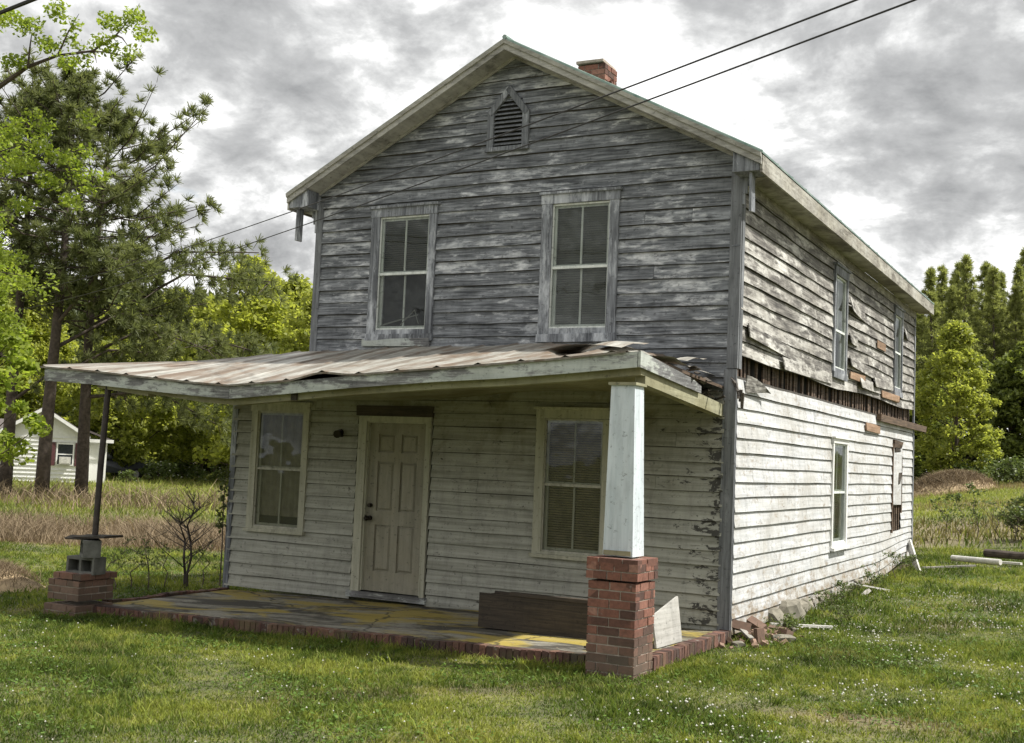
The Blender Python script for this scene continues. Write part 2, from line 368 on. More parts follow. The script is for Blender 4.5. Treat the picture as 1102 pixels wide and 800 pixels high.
def groundmat(name, blades):
    t = NT(name); co = t.coord(); dry = t.attr('dry')
    n1 = t.noise(co, .7, 6, .68, .4); n2 = t.noise(co, 4.5, 5, .7); n3 = t.noise(co, 26, 4, .7)
    g = t.ramp(t.math('ADD', t.math('MULTIPLY', n1, .6), t.math('MULTIPLY', n2, .45)), [(.39, (.032, .052, .011)), (.5, (.094, .138, .023)), (.61, (.25, .275, .055))])
    g = t.mix(t.math('MULTIPLY', t.attr('far_lit'), .85), g, t.ramp(n1, [(.4, (.17, .21, .045)), (.62, (.33, .35, .09))]))  # sunlit brightness of the far fields put into the grass colour
    d = t.ramp(n2, [(.35, (.13, .095, .06)), (.65, (.25, .19, .115))])
    if blades:
        r = t.attr('rnd')
        g = t.mix(1.0, g, t.ramp(r, [(0, .6), (1, 1.45)]), 'MULTIPLY')
        g = t.mix(t.ramp(r, [(.90, 0), (.96, .7)]), g, (.27, .24, .11))
        d = t.mix(1.0, d, t.ramp(r, [(0, .6), (1, 1.4)]), 'MULTIPLY')
        c = t.mix(dry, g, d)
        t.color(c); t.b.inputs['Roughness'].default_value = .6; t.b.inputs['Specular IOR Level'].default_value = .15
        tl = t.n('ShaderNodeBsdfTranslucent'); t.l(t.mix(1.0, c, (1.4, 1.4, 1.0), 'MULTIPLY'), tl.inputs['Color'])
        mx = t.n('ShaderNodeMixShader'); mx.inputs[0].default_value = .4
        t.l(t.b.outputs[0], mx.inputs[1]); t.l(tl.outputs[0], mx.inputs[2]); t.l(mx.outputs[0], t.out.inputs['Surface'])
    else:
        soil = t.ramp(n3, [(.3, (.045, .035, .022)), (.7, (.12, .095, .06))])
        c = t.mix(dry, t.mix(t.ramp(n3, [(.4, .15), (.65, .75)]), soil, g), d)
        t.color(c); t.b.inputs['Roughness'].default_value = .95; t.bump(n3, .6, .03)
    return t.mat
M_ground = groundmat('ground_mat', False); M_grass = groundmat('grass_blade_mat', True)

# ------------------------------------------------------------------ world and sun
SUN_EL = math.radians(56); SUN_AZ = math.atan2(.34, .94)      # direction to the sun seen from above, from +x
world = bpy.data.worlds.new('World'); scene.world = world; world.use_nodes = True
wt = world.node_tree; wt.nodes.clear()
def wn(t, **kw):
    q = wt.nodes.new(t)
    for k, v in kw.items(): setattr(q, k, v)
    return q
wl = wt.links.new
sky = wn('ShaderNodeTexSky', sky_type='NISHITA', sun_disc=False); sky.sun_elevation = SUN_EL; sky.sun_rotation = PI/2-SUN_AZ
sky.air_density = 1.2; sky.dust_density = 2
wout = wn('ShaderNodeOutputWorld'); bg1 = wn('ShaderNodeBackground'); bg1.inputs['Strength'].default_value = .12; wl(sky.outputs[0], bg1.inputs['Color'])
tc = wn('ShaderNodeTexCoord'); sepw = wn('ShaderNodeSeparateXYZ'); wl(tc.outputs['Generated'], sepw.inputs[0])
def wm(op, a, b=None):
    q = wn('ShaderNodeMath', operation=op)
    for i, x in enumerate((a, b)):
        if x is None: continue
        if isinstance(x, (int, float)): q.inputs[i].default_value = x
        else: wl(x, q.inputs[i])
    return q.outputs[0]
zz = wm('ADD', wm('MAXIMUM', sepw.outputs[2], 0.0), .32)
cv = wn('ShaderNodeCombineXYZ'); wl(wm('DIVIDE', sepw.outputs[0], zz), cv.inputs[0]); wl(wm('DIVIDE', sepw.outputs[1], zz), cv.inputs[1])
CLOUD_OFF = (11.9, -13.4, 0.0)
va = wn('ShaderNodeVectorMath', operation='ADD'); wl(cv.outputs[0], va.inputs[0]); va.inputs[1].default_value = CLOUD_OFF
def wnoise(sc, det, rough, dist, src=None):
    q = wn('ShaderNodeTexNoise'); q.inputs['Scale'].default_value = sc; q.inputs['Detail'].default_value = det; q.inputs['Roughness'].default_value = rough; q.inputs['Distortion'].default_value = dist
    wl(src or va.outputs[0], q.inputs['Vector']); return q.outputs['Fac']
def wramp(f, stops):
    q = wn('ShaderNodeValToRGB'); e = q.color_ramp.elements
    while len(e) < len(stops): e.new(.5)
    for i, (p, c) in enumerate(stops): e[i].position = p; e[i].color = (*c, 1)
    wl(f, q.inputs[0]); return q.outputs[0]
cl = wramp(wm('ADD', wm('MULTIPLY', wnoise(2.6, 11, .58, .35), .72), wm('MULTIPLY', wnoise(8.5, 9, .62, .3), .28)),
           [(.37, (.27, .275, .28)), (.45, (.42, .425, .427)), (.49, (.58, .585, .583)), (.525, (.82, .82, .815)), (.58, (1.0, 1.0, .99))])
bg2 = wn('ShaderNodeBackground'); bg2.inputs['Strength'].default_value = 1.0; wl(cl, bg2.inputs['Color'])
va2 = wn('ShaderNodeVectorMath', operation='ADD'); wl(cv.outputs[0], va2.inputs[0]); va2.inputs[1].default_value = (9.3, 4.2, 0)
hole = wramp(wnoise(1.9, 7, .55, .3, va2.outputs[0]), [(.31, (1, 1, 1)), (.38, (0, 0, 0))])
mxw = wn('ShaderNodeMixShader'); wl(hole, mxw.inputs[0]); wl(bg2.outputs[0], mxw.inputs[1]); wl(bg1.outputs[0], mxw.inputs[2]); wl(mxw.outputs[0], wout.inputs['Surface'])

sl = bpy.data.lights.new('sun', 'SUN'); sl.energy = 5.0; sl.angle = math.radians(1.5); sl.color = (1, .965, .90)
so = bpy.data.objects.new('sun', sl); COL.objects.link(so)
sd = Vector((math.cos(SUN_AZ)*math.cos(SUN_EL), math.sin(SUN_AZ)*math.cos(SUN_EL), math.sin(SUN_EL)))
so.rotation_euler = sd.to_track_quat('Z', 'Y').to_euler(); so.location = sd*60
scene.view_settings.view_transform = 'Standard'; scene.view_settings.look = 'None'; scene.view_settings.exposure = .5; scene.view_settings.gamma = 1
scene.cycles.max_bounces = 6; scene.cycles.transparent_max_bounces = 8; scene.cycles.use_denoising = True

# ================================================================== THE HOUSE
HOUSE = empty('abandoned_house', (2.8, 5.4, .15), 'two-storey abandoned wooden house with peeling clapboards and a sagging front porch', 'house')
FR = lambda u, o, z: (u, -o, z)             # front wall (y = 0, outwards = -y)
SD = lambda u, o, z: (W+o, u, z)            # right side wall

def siding(M, ext, z0, z1, e, holes, sag=lambda u, z: 0, butt=.35, rough=1.0, skip=0.0, t=.024, lapshade=.006):
    """lapped boards. ext(z) -> (u0, u1). holes: (u0,u1,z0,z1)"""
    mb = MB(); nrow = int(math.ceil((z1-z0)/e)); zs = [z0+i*e for i in range(nrow)]
    for zi, za in enumerate(zs):
        zb = min(za+e, z1)
        cuts = sorted({za, zb} | {h[k] for h in holes for k in (2, 3) if za+.004 < h[k] < zb-.004})
        base_u = ext((za+zb)/2)
        nb = max(1, int((base_u[1]-base_u[0])/random.uniform(2.2, 4.2))); butts = sorted(random.uniform(base_u[0], base_u[1]) for _ in range(nb if random.random() < butt*2 else 0))
        vals = [random.random() for _ in range(len(butts)+1)]; proud = [random.uniform(-.003, .004)*rough for _ in vals]
        ph = random.uniform(0, 9)
        for c0, c1 in zip(cuts[:-1], cuts[1:]):
            eb = ext(c0); et = ext(c1)
            if eb[1]-eb[0] < .03: continue
            segs = [(eb[0], eb[1], et[0], et[1])]
            for h in holes:
                if h[2] < c1-.002 and h[3] > c0+.002:
                    new = []
                    for (a, b, c, d) in segs:
                        if h[0] > a and h[1] < b: new += [(a, h[0], c, h[0]), (h[1], b, h[1], d)]
                        elif h[0] <= a and h[1] >= b: pass
                        elif h[0] <= a < h[1]: new.append((h[1], b, h[1], d))
                        elif h[0] < b <= h[1]: new.append((a, h[0], c, h[0]))
                        else: new.append((a, b, c, d))
                    segs = new
            for (a, b, c, d) in segs:
                pts = [a]+[q for q in butts if a+.08 < q < b-.08]+[b]
                for k in range(len(pts)-1):
                    p, q = pts[k], pts[k+1]; n = max(1, int((q-p)/.35))
                    bi = sum(1 for x in butts if x <= p+1e-6)
                    rv = vals[bi]; pr_ = proud[bi]
                    g0 = .0015 if k > 0 else 0; g1 = .0015 if k < len(pts)-2 else 0
                    for j in range(n):
                        ua = p+g0+(q-p-g0-g1)*j/n; ub = p+g0+(q-p-g0-g1)*(j+1)/n
                        # top corners follow the slope at the ends
                        ta = c if (k == 0 and j == 0) else ua; tb = d if (k == len(pts)-2 and j == n-1) else ub
                        if ta > tb: ta = tb = (ta+tb)/2
                        def w(u, z): return sag(u, z)+.004*rough*math.sin(u*1.9+ph)+.0025*rough*math.sin(u*5.1+ph*2)
                        def ob(u): return t+pr_+.003*rough*math.sin(u*2.7+ph*1.7)
                        fr0 = (c0-za)/e; fr1 = (c1-za)/e
                        o0a, o0b = ob(ua)*(1-fr0)+.003, ob(ub)*(1-fr0)+.003; o1a, o1b = ob(ua)*(1-fr1)+.003, ob(ub)*(1-fr1)+.003
                        lapt = .022 if c1 >= zb-1e-6 else 0
                        A = M(ua, o0a, c0+w(ua, c0)); B = M(ub, o0b, c0+w(ub, c0)); Cc = M(tb, o1b-(.002 if lapt else 0), c1+lapt+w(tb, c1)); Dd = M(ta, o1a-(.002 if lapt else 0), c1+lapt+w(ta, c1))
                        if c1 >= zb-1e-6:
                            hh = c1-c0+lapt; f_ = max(.1, 1-(lapt+lapshade*random.uniform(.6, 1.3))/hh)
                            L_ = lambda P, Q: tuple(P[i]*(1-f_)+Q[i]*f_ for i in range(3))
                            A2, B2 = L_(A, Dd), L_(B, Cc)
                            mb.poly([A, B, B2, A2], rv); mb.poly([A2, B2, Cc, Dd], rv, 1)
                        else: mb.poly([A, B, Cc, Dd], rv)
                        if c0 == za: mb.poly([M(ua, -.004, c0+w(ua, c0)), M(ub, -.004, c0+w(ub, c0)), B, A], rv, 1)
                        if j == 0 and k > 0: mb.poly([M(ua, -.004, c0+w(ua, c0)), A, Dd, M(ta, -.004, c1+w(ta, c1))], rv)
                        if j == n-1 and k < len(pts)-2: mb.poly([M(ub, -.004, c0+w(ub, c0)), B, Cc, M(tb, -.004, c1+w(tb, c1))], rv)
    return mb

def part(mb, name, mat, parent=HOUSE, label=None):
    o = mb.build(name, mat, parent)
    if label: o['label'] = label
    return o

# window data: sash x0,x1,z0,z1, casing margins l,r,t,b
EXPO = .153
SL = .516
def gext(z):
    if z <= 5.2: return (0.0, W)
    h = (6.73-z)/SL; return (2.77-h, 2.77+h) if h > 0 else (2.77, 2.77)
UL = (.97, 1.70, 3.47, 4.88); UR = (3.36, 4.08, 3.45, 4.89)
LL = (-.79, -.05, .95, 2.44); LR = (3.37, 4.10, .93, 2.43)
S1 = (4.33, 5.02, 3.40, 4.70); S2 = (8.83, 9.48, 3.46, 4.72); S3 = (4.42, 5.22, .98, 2.36); S4 = (8.85, 9.72, 1.0, 2.46)
def mg(s, l=.12, r=.10, t=.12, b=.06): return (s[0]-l, s[1]+r, s[2]-b, s[3]+t)
vent_holes = [(2.46, 3.00, 5.62, 6.05), (2.56, 2.90, 6.05, 6.2)]
fs_up = siding(FR, gext, 2.76, 6.70, EXPO, [mg(UL), mg(UR)]+vent_holes, rough=1.2, butt=.16)
M_lapshade = plain('lap_shade_mat', (.055, .050, .042), .95, 0, .5, 12)  # dark strips and board undersides: lap shadow painted as colour
part(fs_up, 'siding', [M_upper, M_lapshade], label='bare blue-grey weathered siding of the upper front')
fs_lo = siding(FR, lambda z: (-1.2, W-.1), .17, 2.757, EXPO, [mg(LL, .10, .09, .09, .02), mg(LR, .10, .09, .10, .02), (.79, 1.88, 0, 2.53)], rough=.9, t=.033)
part(fs_lo, 'siding', [M_lowfront, M_lapshade], label='dirty painted siding under the porch with mossy stains and porch shade painted in towards the top')
def side_sag(u, z):
    s = 0
    if z < 1.1: s += (1.1-z)/.9*.27*float(smooth(7.2, 10.9, u))
    return s
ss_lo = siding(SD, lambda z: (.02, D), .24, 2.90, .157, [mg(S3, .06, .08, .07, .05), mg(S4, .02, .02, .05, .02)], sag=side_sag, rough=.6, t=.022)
part(ss_lo, 'siding', [M_lowside, M_lapshade], label='white painted lower siding of the right side')
def upside_sag(u, z):
    b = (4.3-z)/1.15 if z < 4.3 else 0
    return b*(-.05*math.exp(-((u-1.5)/1.0)**2)+.03*math.sin(u*1.1)+.06*float(smooth(8.5, 11, u))-.02)
ss_up = siding(SD, lambda z: (.02, D), 3.17, 4.93, .157, [mg(S1, .07, .06, .12, .05), mg(S2, .05, .06, .12, .05)], sag=upside_sag, rough=1.3)
part(ss_up, 'siding', [M_upside, M_lapshade], label='warped bare grey-brown upper siding of the right side')
# loose, curled siding pieces on the right side
lb = MB()
for (u0, u1, z, dz, o) in ((5.12, 6.3, 4.30, -.03, .07), (5.12, 5.8, 3.82, .02, .06), (5.2, 7.2, 3.50, -.04, .05), (9.55, 10.2, 4.42, -.02, .06), (.25, 3.2, 3.36, -.12, .03), (7.0, 8.7, 3.33, .06, .05), (5.9, 7.6, 3.24, .02, .06), (1.6, 4.2, 3.13, .03, .05)):
    n = 6; rv = random.random(); lb.cut()
    for j in range(n):
        a, b = u0+(u1-u0)*j/n, u0+(u1-u0)*(j+1)/n
        f = lambda x: o*(1-(x-u0)/(u1-u0))**2+.032
        za, zb = z+dz*j/n, z+dz*(j+1)/n
        lb.hexa([SD(a, f(a)+.012, za), SD(b, f(b)+.012, zb), SD(b, f(b), zb), SD(a, f(a), za), SD(a, f(a)*.55+.014, za+.15), SD(b, f(b)*.55+.014, zb+.15), SD(b, f(b)*.55, zb+.15), SD(a, f(a)*.55, za+.15)], rv)
part(lb, 'loose_board', M_upside, label='curling loose siding boards')
pb = MB()
pb.mbox(SD, 7.25, 7.95, .035, .045, 3.98, 4.10); pb.cut(); pb.mbox(SD, 6.5, 7.6, .035, .05, 2.62, 2.74, jit=.01)
pb.cut(); pb.mbox(SD, 7.7, 9.2, .03, .055, 3.22, 3.33, jit=.012); pb.cut(); pb.mbox(SD, 5.3, 6.3, .03, .055, 3.33, 3.43, jit=.012)
part(pb, 'bare_board', wood('orange_bare_mat', (.20, .12, .07), (.38, .25, .16), (.4, .3, .22), (.5, .4, .3), .3), label='freshly bared orange-brown wood')
hp = MB(); hp.mbox(SD, 7.4, 11.9, .03, .10, 2.82, 2.93, jit=.01); part(hp, 'batten', M_brownw, label='brown plank nailed under the gap')
# curled white scrap at the corner under the gap
cs = MB()
for j in range(5):
    a, b = .25+.14*j, .25+.14*(j+1); o = .02+.012*j
    cs.hexa([SD(a, o+.01, 2.76+.01*j), SD(b, o+.022, 2.77+.01*j), SD(b, o, 2.77+.01*j), SD(a, o-.01, 2.76+.01*j), SD(a, o+.03, 2.95-.006*j*j), SD(b, o+.045, 2.95-.006*(j+1)**2), SD(b, o+.035, 2.95-.006*(j+1)**2), SD(a, o+.02, 2.95-.006*j*j)], .5)
part(cs, 'curled_board', M_upside, label='curled grey board end at the front corner')

# core behind the boards: dark inner walls with window recesses
core = MB()
core.box(.03, W-.13, .09, D-.05, .25, 5.1)
core.box(-1.17, .02, .09, D-.6, .2, 2.85)
core.hexa([(.1, .09, 5.1), (W-.13, .09, 5.1), (W-.13, D-.05, 5.1), (.1, D-.05, 5.1), (2.7, .09, 6.6), (2.8, .09, 6.6), (2.8, D-.05, 6.6), (2.7, D-.05, 6.6)])
part(core, 'inner_wall', M_inner)
# sheathing right behind the boards except the openings: vertical strips (also closes the wall ends)
sh = MB()
sh.box(-1.2, -1.17, .0, D-.6, .17, 2.85); sh.cut(); sh.box(-1.17, W-.1, D-.04, D, .3, 5.15)
sh.cut(); sh.box(-.003, .027, .0, D, 2.85, 5.15)
part(sh, 'wall', M_greyw)
# studs seen through the horizontal gap of the right side
st = MB(); u = .08
while u < D-.05:
    w_ = random.uniform(.045, .10); z1 = 3.22; o = random.uniform(-.075, -.05)
    st.mbox(SD, u, u+w_, o-.02, o, 2.84, z1, jit=.006); u += w_+random.choice((.05, .09, .12, .2))
st.mbox(SD, 0, D, -.12, -.03, 2.80, 2.86)
part(st, 'stud', M_brownw, label='brown wall studs bared in the gap between storeys')
# corner boards
cb = MB()
cb.box(W-.10, W+.022, -.032, -.0, 3.0, 5.13, jit=.003); cb.box(W+.001, W+.03, .0, .085, 3.0, 4.95, jit=.002)
cb.cut(); cb.box(W-.125, W+.012, -.030, .0, .0, 2.99, jit=.004); cb.box(W-.02, W+.018, .0, .02, .0, 2.84)
cb.cut(); cb.box(0-.02, .075, -.032, 0, 3.0, 5.13, jit=.003)
part(cb, 'corner_board', M_corner)
cb2 = MB(); cb2.box(-1.23, -1.14, -.034, .0, .1, 2.7, jit=.003); part(cb2, 'corner_board', M_trimgrey, label='pale corner board at the left end')
cb3 = MB(); cb3.mbox(SD, D-.09, D+.02, 0, .03, .5, 4.95, jit=.004); part(cb3, 'corner_board', M_trimgrey)

# ---- windows
def window(M, s, cas, casing_mat, sash_mat, meet, blind=(.0, 1.0), head=.03, sill='flat', storm=True, glassdirt=0, muntin=True, label=None, tilt=50, bmat=None):
    x0, x1, z0, z1 = s; l, r, t, b = cas
    f = MB(); o = .045
    f.mbox(M, x0-l, x0+.003, 0, o, z0-b, z1+.003, jit=.003); f.mbox(M, x1-.003, x1+r, 0, o, z0-b, z1+.003, jit=.003)
    f.mbox(M, x0-l-.01, x1+r+.01, 0, o+.006, z1+.003, z1+t, jit=.003)
    f.mbox(M, x0-l-.03, x1+r+.03, 0, o+.03, z1+t, z1+t+head, jit=.003)
    wn_ = f.build('window', casing_mat, HOUSE)
    if label: wn_['label'] = label
    si = MB()
    if sill == 'flat': si.mbox(M, x0-l-.02, x1+r+.02, 0, o+.035, z0-b-.04, z0-b, jit=.003)
    else: si.mbox(M, x0-l-.01, x1+r+.01, 0, o+.01, z0-b-.09, z0-b, jit=.005)
    si.mbox(M, x0-.0, x1+.0, -.01, o-.01, z0-b, z0+.006)
    si.build('sill', casing_mat, wn_)
    # reveal
    rv = MB(); rv.mbox(M, x0-.02, x0+.004, -.085, .0, z0, z1); rv.mbox(M, x1-.004, x1+.02, -.085, .0, z0, z1); rv.mbox(M, x0, x1, -.085, .0, z1-.002, z1+.02); rv.mbox(M, x0, x1, -.085, -.01, z0-.02, z0+.003)
    rv.build('jamb', sash_mat, wn_)
    sa = MB(); q = .035
    def sash(za, zb, oo, q=.035, mun=True):
        sa.mbox(M, x0+.006, x0+.006+q, oo-.02, oo, za, zb); sa.mbox(M, x1-.006-q, x1-.006, oo-.02, oo, za, zb)
        sa.mbox(M, x0+.006+q, x1-.006-q, oo-.019, oo-.001, zb-q, zb); sa.mbox(M, x0+.006+q, x1-.006-q, oo-.019, oo-.001, za, za+q*1.2)
        if mun: xm = (x0+x1)/2; sa.mbox(M, xm-.011, xm+.011, oo-.017, oo-.003, za+q, zb-q)
    sash(meet-.01, z1-.006, -.008, .04, muntin); sash(z0+.006, meet+.03, -.032, .04, muntin)
    if storm:
        sa.mbox(M, x0, x0+.018, .0, .022, z0, z1, r=.9); sa.mbox(M, x1-.018, x1, .0, .022, z0, z1, r=.9); sa.mbox(M, x0+.018, x1-.018, .0, .021, z1-.02, z1, r=.9)
        sa.mbox(M, x0+.018, x1-.018, .0, .021, z0, z0+.025, r=.9); sa.mbox(M, x0+.018, x1-.018, .0, .019, meet-.012, meet+.018, r=.9)
    sa.build('sash', sash_mat, wn_)
    gg = MB(); go = .008 if storm else -.014
    gg.poly([M(x0+.004, go, z0+.01), M(x1-.004, go, z0+.01), M(x1-.004, go, z1-.01), M(x0+.004, go, z1-.01)])
    gg.build('glass_pane', M_glass, wn_)
    if blind:
        bl = MB(); za = z0+(z1-z0)*blind[0]; zb = z0+(z1-z0)*blind[1]; z = za; a = math.radians(tilt)
        while z < zb:
            h = .0135; jj = random.uniform(-.001, .001)
            bl.poly([M(x0+.03, -.062-h*math.cos(a), z-h*math.sin(a)+jj), M(x1-.03, -.062-h*math.cos(a), z-h*math.sin(a)-jj), M(x1-.03, -.062+h*math.cos(a), z+h*math.sin(a)-jj), M(x0+.03, -.062+h*math.cos(a), z+h*math.sin(a)+jj)], .5)
            z += .027
        bl.build('blind', bmat or M_blind, wn_)
    return wn_
wUL = window(FR, UL, (.12, .10, .11, .05), M_trimgrey, M_sash, 4.165, blind=(.50, 1), sill='apron', label='upper left window with half-drawn blind over a dark lower sash', tilt=35)
fx = MB()   # fallen slats and peeling sill below the upper left window
for a in ((1.05, 3.55, 1.55, 3.66), (1.3, 3.54, 1.5, 3.72), (1.5, 3.72, 1.56, 3.55), (1.0, 3.53, 1.3, 3.60)):
    fx.tube([(a[0], .035, a[1]), (a[2], .035, a[3])], .007, 4)
fx.build('fallen_slat', M_blind, wUL)
sp_ = MB(); sp_.mbox(FR, .80, 1.78, .0, .055, 3.27, 3.36, jit=.008); o_ = sp_.build('peeling_board', M_fascia, HOUSE)
window(FR, UR, (.13, .11, .11, .06), M_trimgrey, M_sash, 4.15, blind=(0, 1), sill='apron', label='upper right window with a closed slatted blind')
window(FR, LL, (.10, .09, .09, .02), M_case, M_sashdk, 1.70, blind=None, label='porch window on the left with bare dark panes')
cur = MB()
for k in range(14):
    a = -.77+.05*k; cur.poly([FR(a, -.06-.012*(k % 2), 1.1), FR(a+.05, -.06-.012*((k+1) % 2), 1.1), FR(a+.05, -.06-.012*((k+1) % 2), 2.42), FR(a, -.06-.012*(k % 2), 2.42)], .5)
part(cur, 'curtain', plain('curtain_mat', (.20, .18, .13), .9))
window(FR, LR, (.10, .09, .10, .02), M_case, M_sashdk, 1.685, blind=(0, 1), bmat=M_blindwarm, label='porch window on the right with yellowed blind')
window(SD, S1, (.07, .06, .12, .05), M_trimgrey, M_sash, 3.93, blind=None, sill='apron', label='first upper side window from the front corner')
window(SD, S2, (.05, .06, .12, .05), M_trimgrey, M_sash, 4.08, blind=None, sill='apron', label='far upper side window')
window(SD, S3, (.06, .08, .07, .05), M_white, M_sash, 1.68, blind=(0, 1), label='lower side window with white casing', head=.02)
# boarded opening at the back of the side
bo = MB(); bo.mbox(SD, 8.87, 9.70, .02, .035, 1.45, 2.44, jit=.012)
bw = bo.build('boarded_window', M_lowside, HOUSE); bw['label'] = 'side opening patched with torn white board above and bare laths below'
b2 = MB()
for u in (8.86, 9.02, 9.2, 9.38, 9.6): b2.mbox(SD, u, u+.08, -.03, .0, 1.0, 1.45, jit=.006)
b2.mbox(SD, 8.83, 8.87, 0, .04, .98, 2.5, jit=.006); b2.mbox(SD, 9.70, 9.75, 0, .035, 1.3, 2.3, jit=.006); b2.mbox(SD, 8.9, 9.6, .0, .06, 2.44, 2.56, jit=.02)
b2.build('lath', M_brownw, bw)
b3 = MB(); b3.mbox(SD, 9.35, 9.62, .036, .04, 1.80, 2.02, jit=.02); b3.cut(); b3.mbox(SD, 8.95, 9.5, .037, .05, 2.36, 2.44, jit=.02); b3.build('hole', M_dark, bw)

# ---- gable vent
vt = MB()
def bar(mb, a, b, w, o0, o1, r=None):
    a = Vector((a[0], 0, a[1])); b = Vector((b[0], 0, b[1])); d = (b-a).normalized(); nn = Vector((-d.z, 0, d.x))*w/2
    P = [a-nn, b-nn, b+nn, a+nn]
    mb.hexa([(P[0].x, -o1, P[0].z), (P[1].x, -o1, P[1].z), (P[1].x, -o0, P[1].z), (P[0].x, -o0, P[0].z), (P[3].x, -o1, P[3].z), (P[2].x, -o1, P[2].z), (P[2].x, -o0, P[2].z), (P[3].x, -o0, P[3].z)], r)
bar(vt, (2.495, 5.62), (2.495, 6.06), .085, 0, .05); bar(vt, (2.965, 5.62), (2.965, 6.04), .085, 0, .05)
bar(vt, (2.48, 6.03), (2.745, 6.33), .075, .002, .054); bar(vt, (2.98, 6.01), (2.715, 6.33), .075, .002, .056); bar(vt, (2.44, 5.60), (3.02, 5.60), .05, 0, .06)
ve = vt.build('gable_vent', M_trimgrey, HOUSE)
v2 = MB(); v2.hexa([(2.53, -.0, 5.62), (2.93, 0, 5.62), (2.93, .06, 5.62), (2.53, .06, 5.62), (2.53, 0, 6.04), (2.93, 0, 6.04), (2.93, .06, 6.04), (2.53, .06, 6.04)], 0, 1)
z = 5.65
while z < 6.26:
    hw = .205 if z < 6.03 else max(.01, .205*(6.28-z)/.25)
    v2.hexa([(2.73-hw, -.035, z), (2.73+hw, -.035, z), (2.73+hw, -.0, z+.03), (2.73-hw, -.0, z+.03), (2.73-hw, -.035, z+.008), (2.73+hw, -.035, z+.008), (2.73+hw, 0, z+.038), (2.73-hw, 0, z+.038)], None, 0); z += .052
v2.hexa([(2.53, -.01, 6.04), (2.93, -.01, 6.04), (2.93, .04, 6.04), (2.53, .04, 6.04), (2.72, -.01, 6.27), (2.74, -.01, 6.27), (2.74, .04, 6.27), (2.72, .04, 6.27)], 0, 1)
v2.build('louvre', [M_corner, M_inner], ve)

# ---- main roof
RX, RZ = 2.785, 6.80; OV = .31; YF, YB = -.31, D+.28
def rz(x): return RZ-abs(x-RX)*.522
rf = MB()
for s in (-1, 1):
    xe = RX+s*(W/2+OV); n = 22
    for k in range(n):
        a, b = YF+(YB-YF)*k/n, YF+(YB-YF)*(k+1)/n
        for (xa, xb) in ((RX, (RX+xe)/2), ((RX+xe)/2, xe)):
            P = [(xa, a, rz(xa)+.02), (xb, a, rz(xb)+.02), (xb, b, rz(xb)+.02), (xa, b, rz(xa)+.02)]
            Q = [(x, y, z_+.022) for x, y, z_ in P]
            rf.hexa(P+Q, None)
        # standing seam
    for k in range(20):
        y = YF+.02+k*(YB-YF-.04)/19; rf.hexa([(RX, y-.01, rz(RX)+.042), (xe, y-.01, rz(xe)+.042), (xe, y+.01, rz(xe)+.042), (RX, y+.01, rz(RX)+.042), (RX, y-.004, rz(RX)+.053), (xe, y-.004, rz(xe)+.053), (xe, y+.004, rz(xe)+.053), (RX, y+.004, rz(RX)+.053)])
rf.tube([(RX, YF-.01, RZ+.045), (RX, YB, RZ+.045)], .03, 6)
ROOF = rf.build('roof', M_roof, HOUSE)
# rake boards
rk = MB()
for s in (-1, 1):
    xe = RX+s*(W/2+OV-.01)
    def sl(x, dz): return rz(x)+dz
    # outer fascia
    rk.hexa([(RX, YF, sl(RX, -.10)), (xe, YF, sl(xe, -.10)), (xe, YF+.025, sl(xe, -.10)), (RX, YF+.025, sl(RX, -.10)), (RX, YF, sl(RX, .018)), (xe, YF, sl(xe, .018)), (xe, YF+.025, sl(xe, .018)), (RX, YF+.025, sl(RX, .018))])
    # crown strip
    rk.hexa([(RX, YF-.02, sl(RX, -.03)), (xe, YF-.02, sl(xe, -.03)), (xe, YF-.001, sl(xe, -.03)), (RX, YF-.001, sl(RX, -.03)), (RX, YF-.03, sl(RX, .017)), (xe, YF-.03, sl(xe, .017)), (xe, YF-.001, sl(xe, .017)), (RX, YF-.001, sl(RX, .017))])
    # soffit
    rk.hexa([(RX, YF+.025, sl(RX, -.092)), (xe, YF+.025, sl(xe, -.092)), (xe, -.001, sl(xe, -.092)), (RX, -.001, sl(RX, -.092)), (RX, YF+.025, sl(RX, -.072)), (xe, YF+.025, sl(xe, -.072)), (xe, -.001, sl(xe, -.072)), (RX, -.001, sl(RX, -.072))])
    # frieze on the wall
    xw = RX+s*(W/2+.02)
    rk.hexa([(RX, -.05, sl(RX, -.125)), (xw, -.05, sl(xw, -.125)), (xw, -.028, sl(xw, -.125)), (RX, -.028, sl(RX, -.125)), (RX, -.05, sl(RX, -.093)), (xw, -.05, sl(xw, -.093)), (xw, -.028, sl(xw, -.093)), (RX, -.028, sl(RX, -.093))])
rk.build('rake_board', M_rake, ROOF)
ef = MB()
for s in (-1, 1):
    xo = RX+s*(W/2+OV); xi = RX+s*W/2; ef.cut()
    def bx(a, b, c, d, e, f): ef.box(min(a, b), max(a, b), c, d, e, f)
    n = 8
    for k in range(n):
        a, b = YF+.03+(YB-YF-.05)*k/n, YF+.03+(YB-YF-.05)*(k+1)/n
        bx(xo-s*.028, xo-s*.003, a, b-.003, rz(xo)-.175, rz(xo)+.008)
    bx(xo-s*.03, xi+s*.035, .03, YB-.03, rz(xo)-.155, rz(xo)-.14)
    bx(xi+s*.034, xi+s*.01, .09, D, rz(xo)-.27, rz(xo)-.156)
ef.build('eave_board', M_trimh, ROOF)
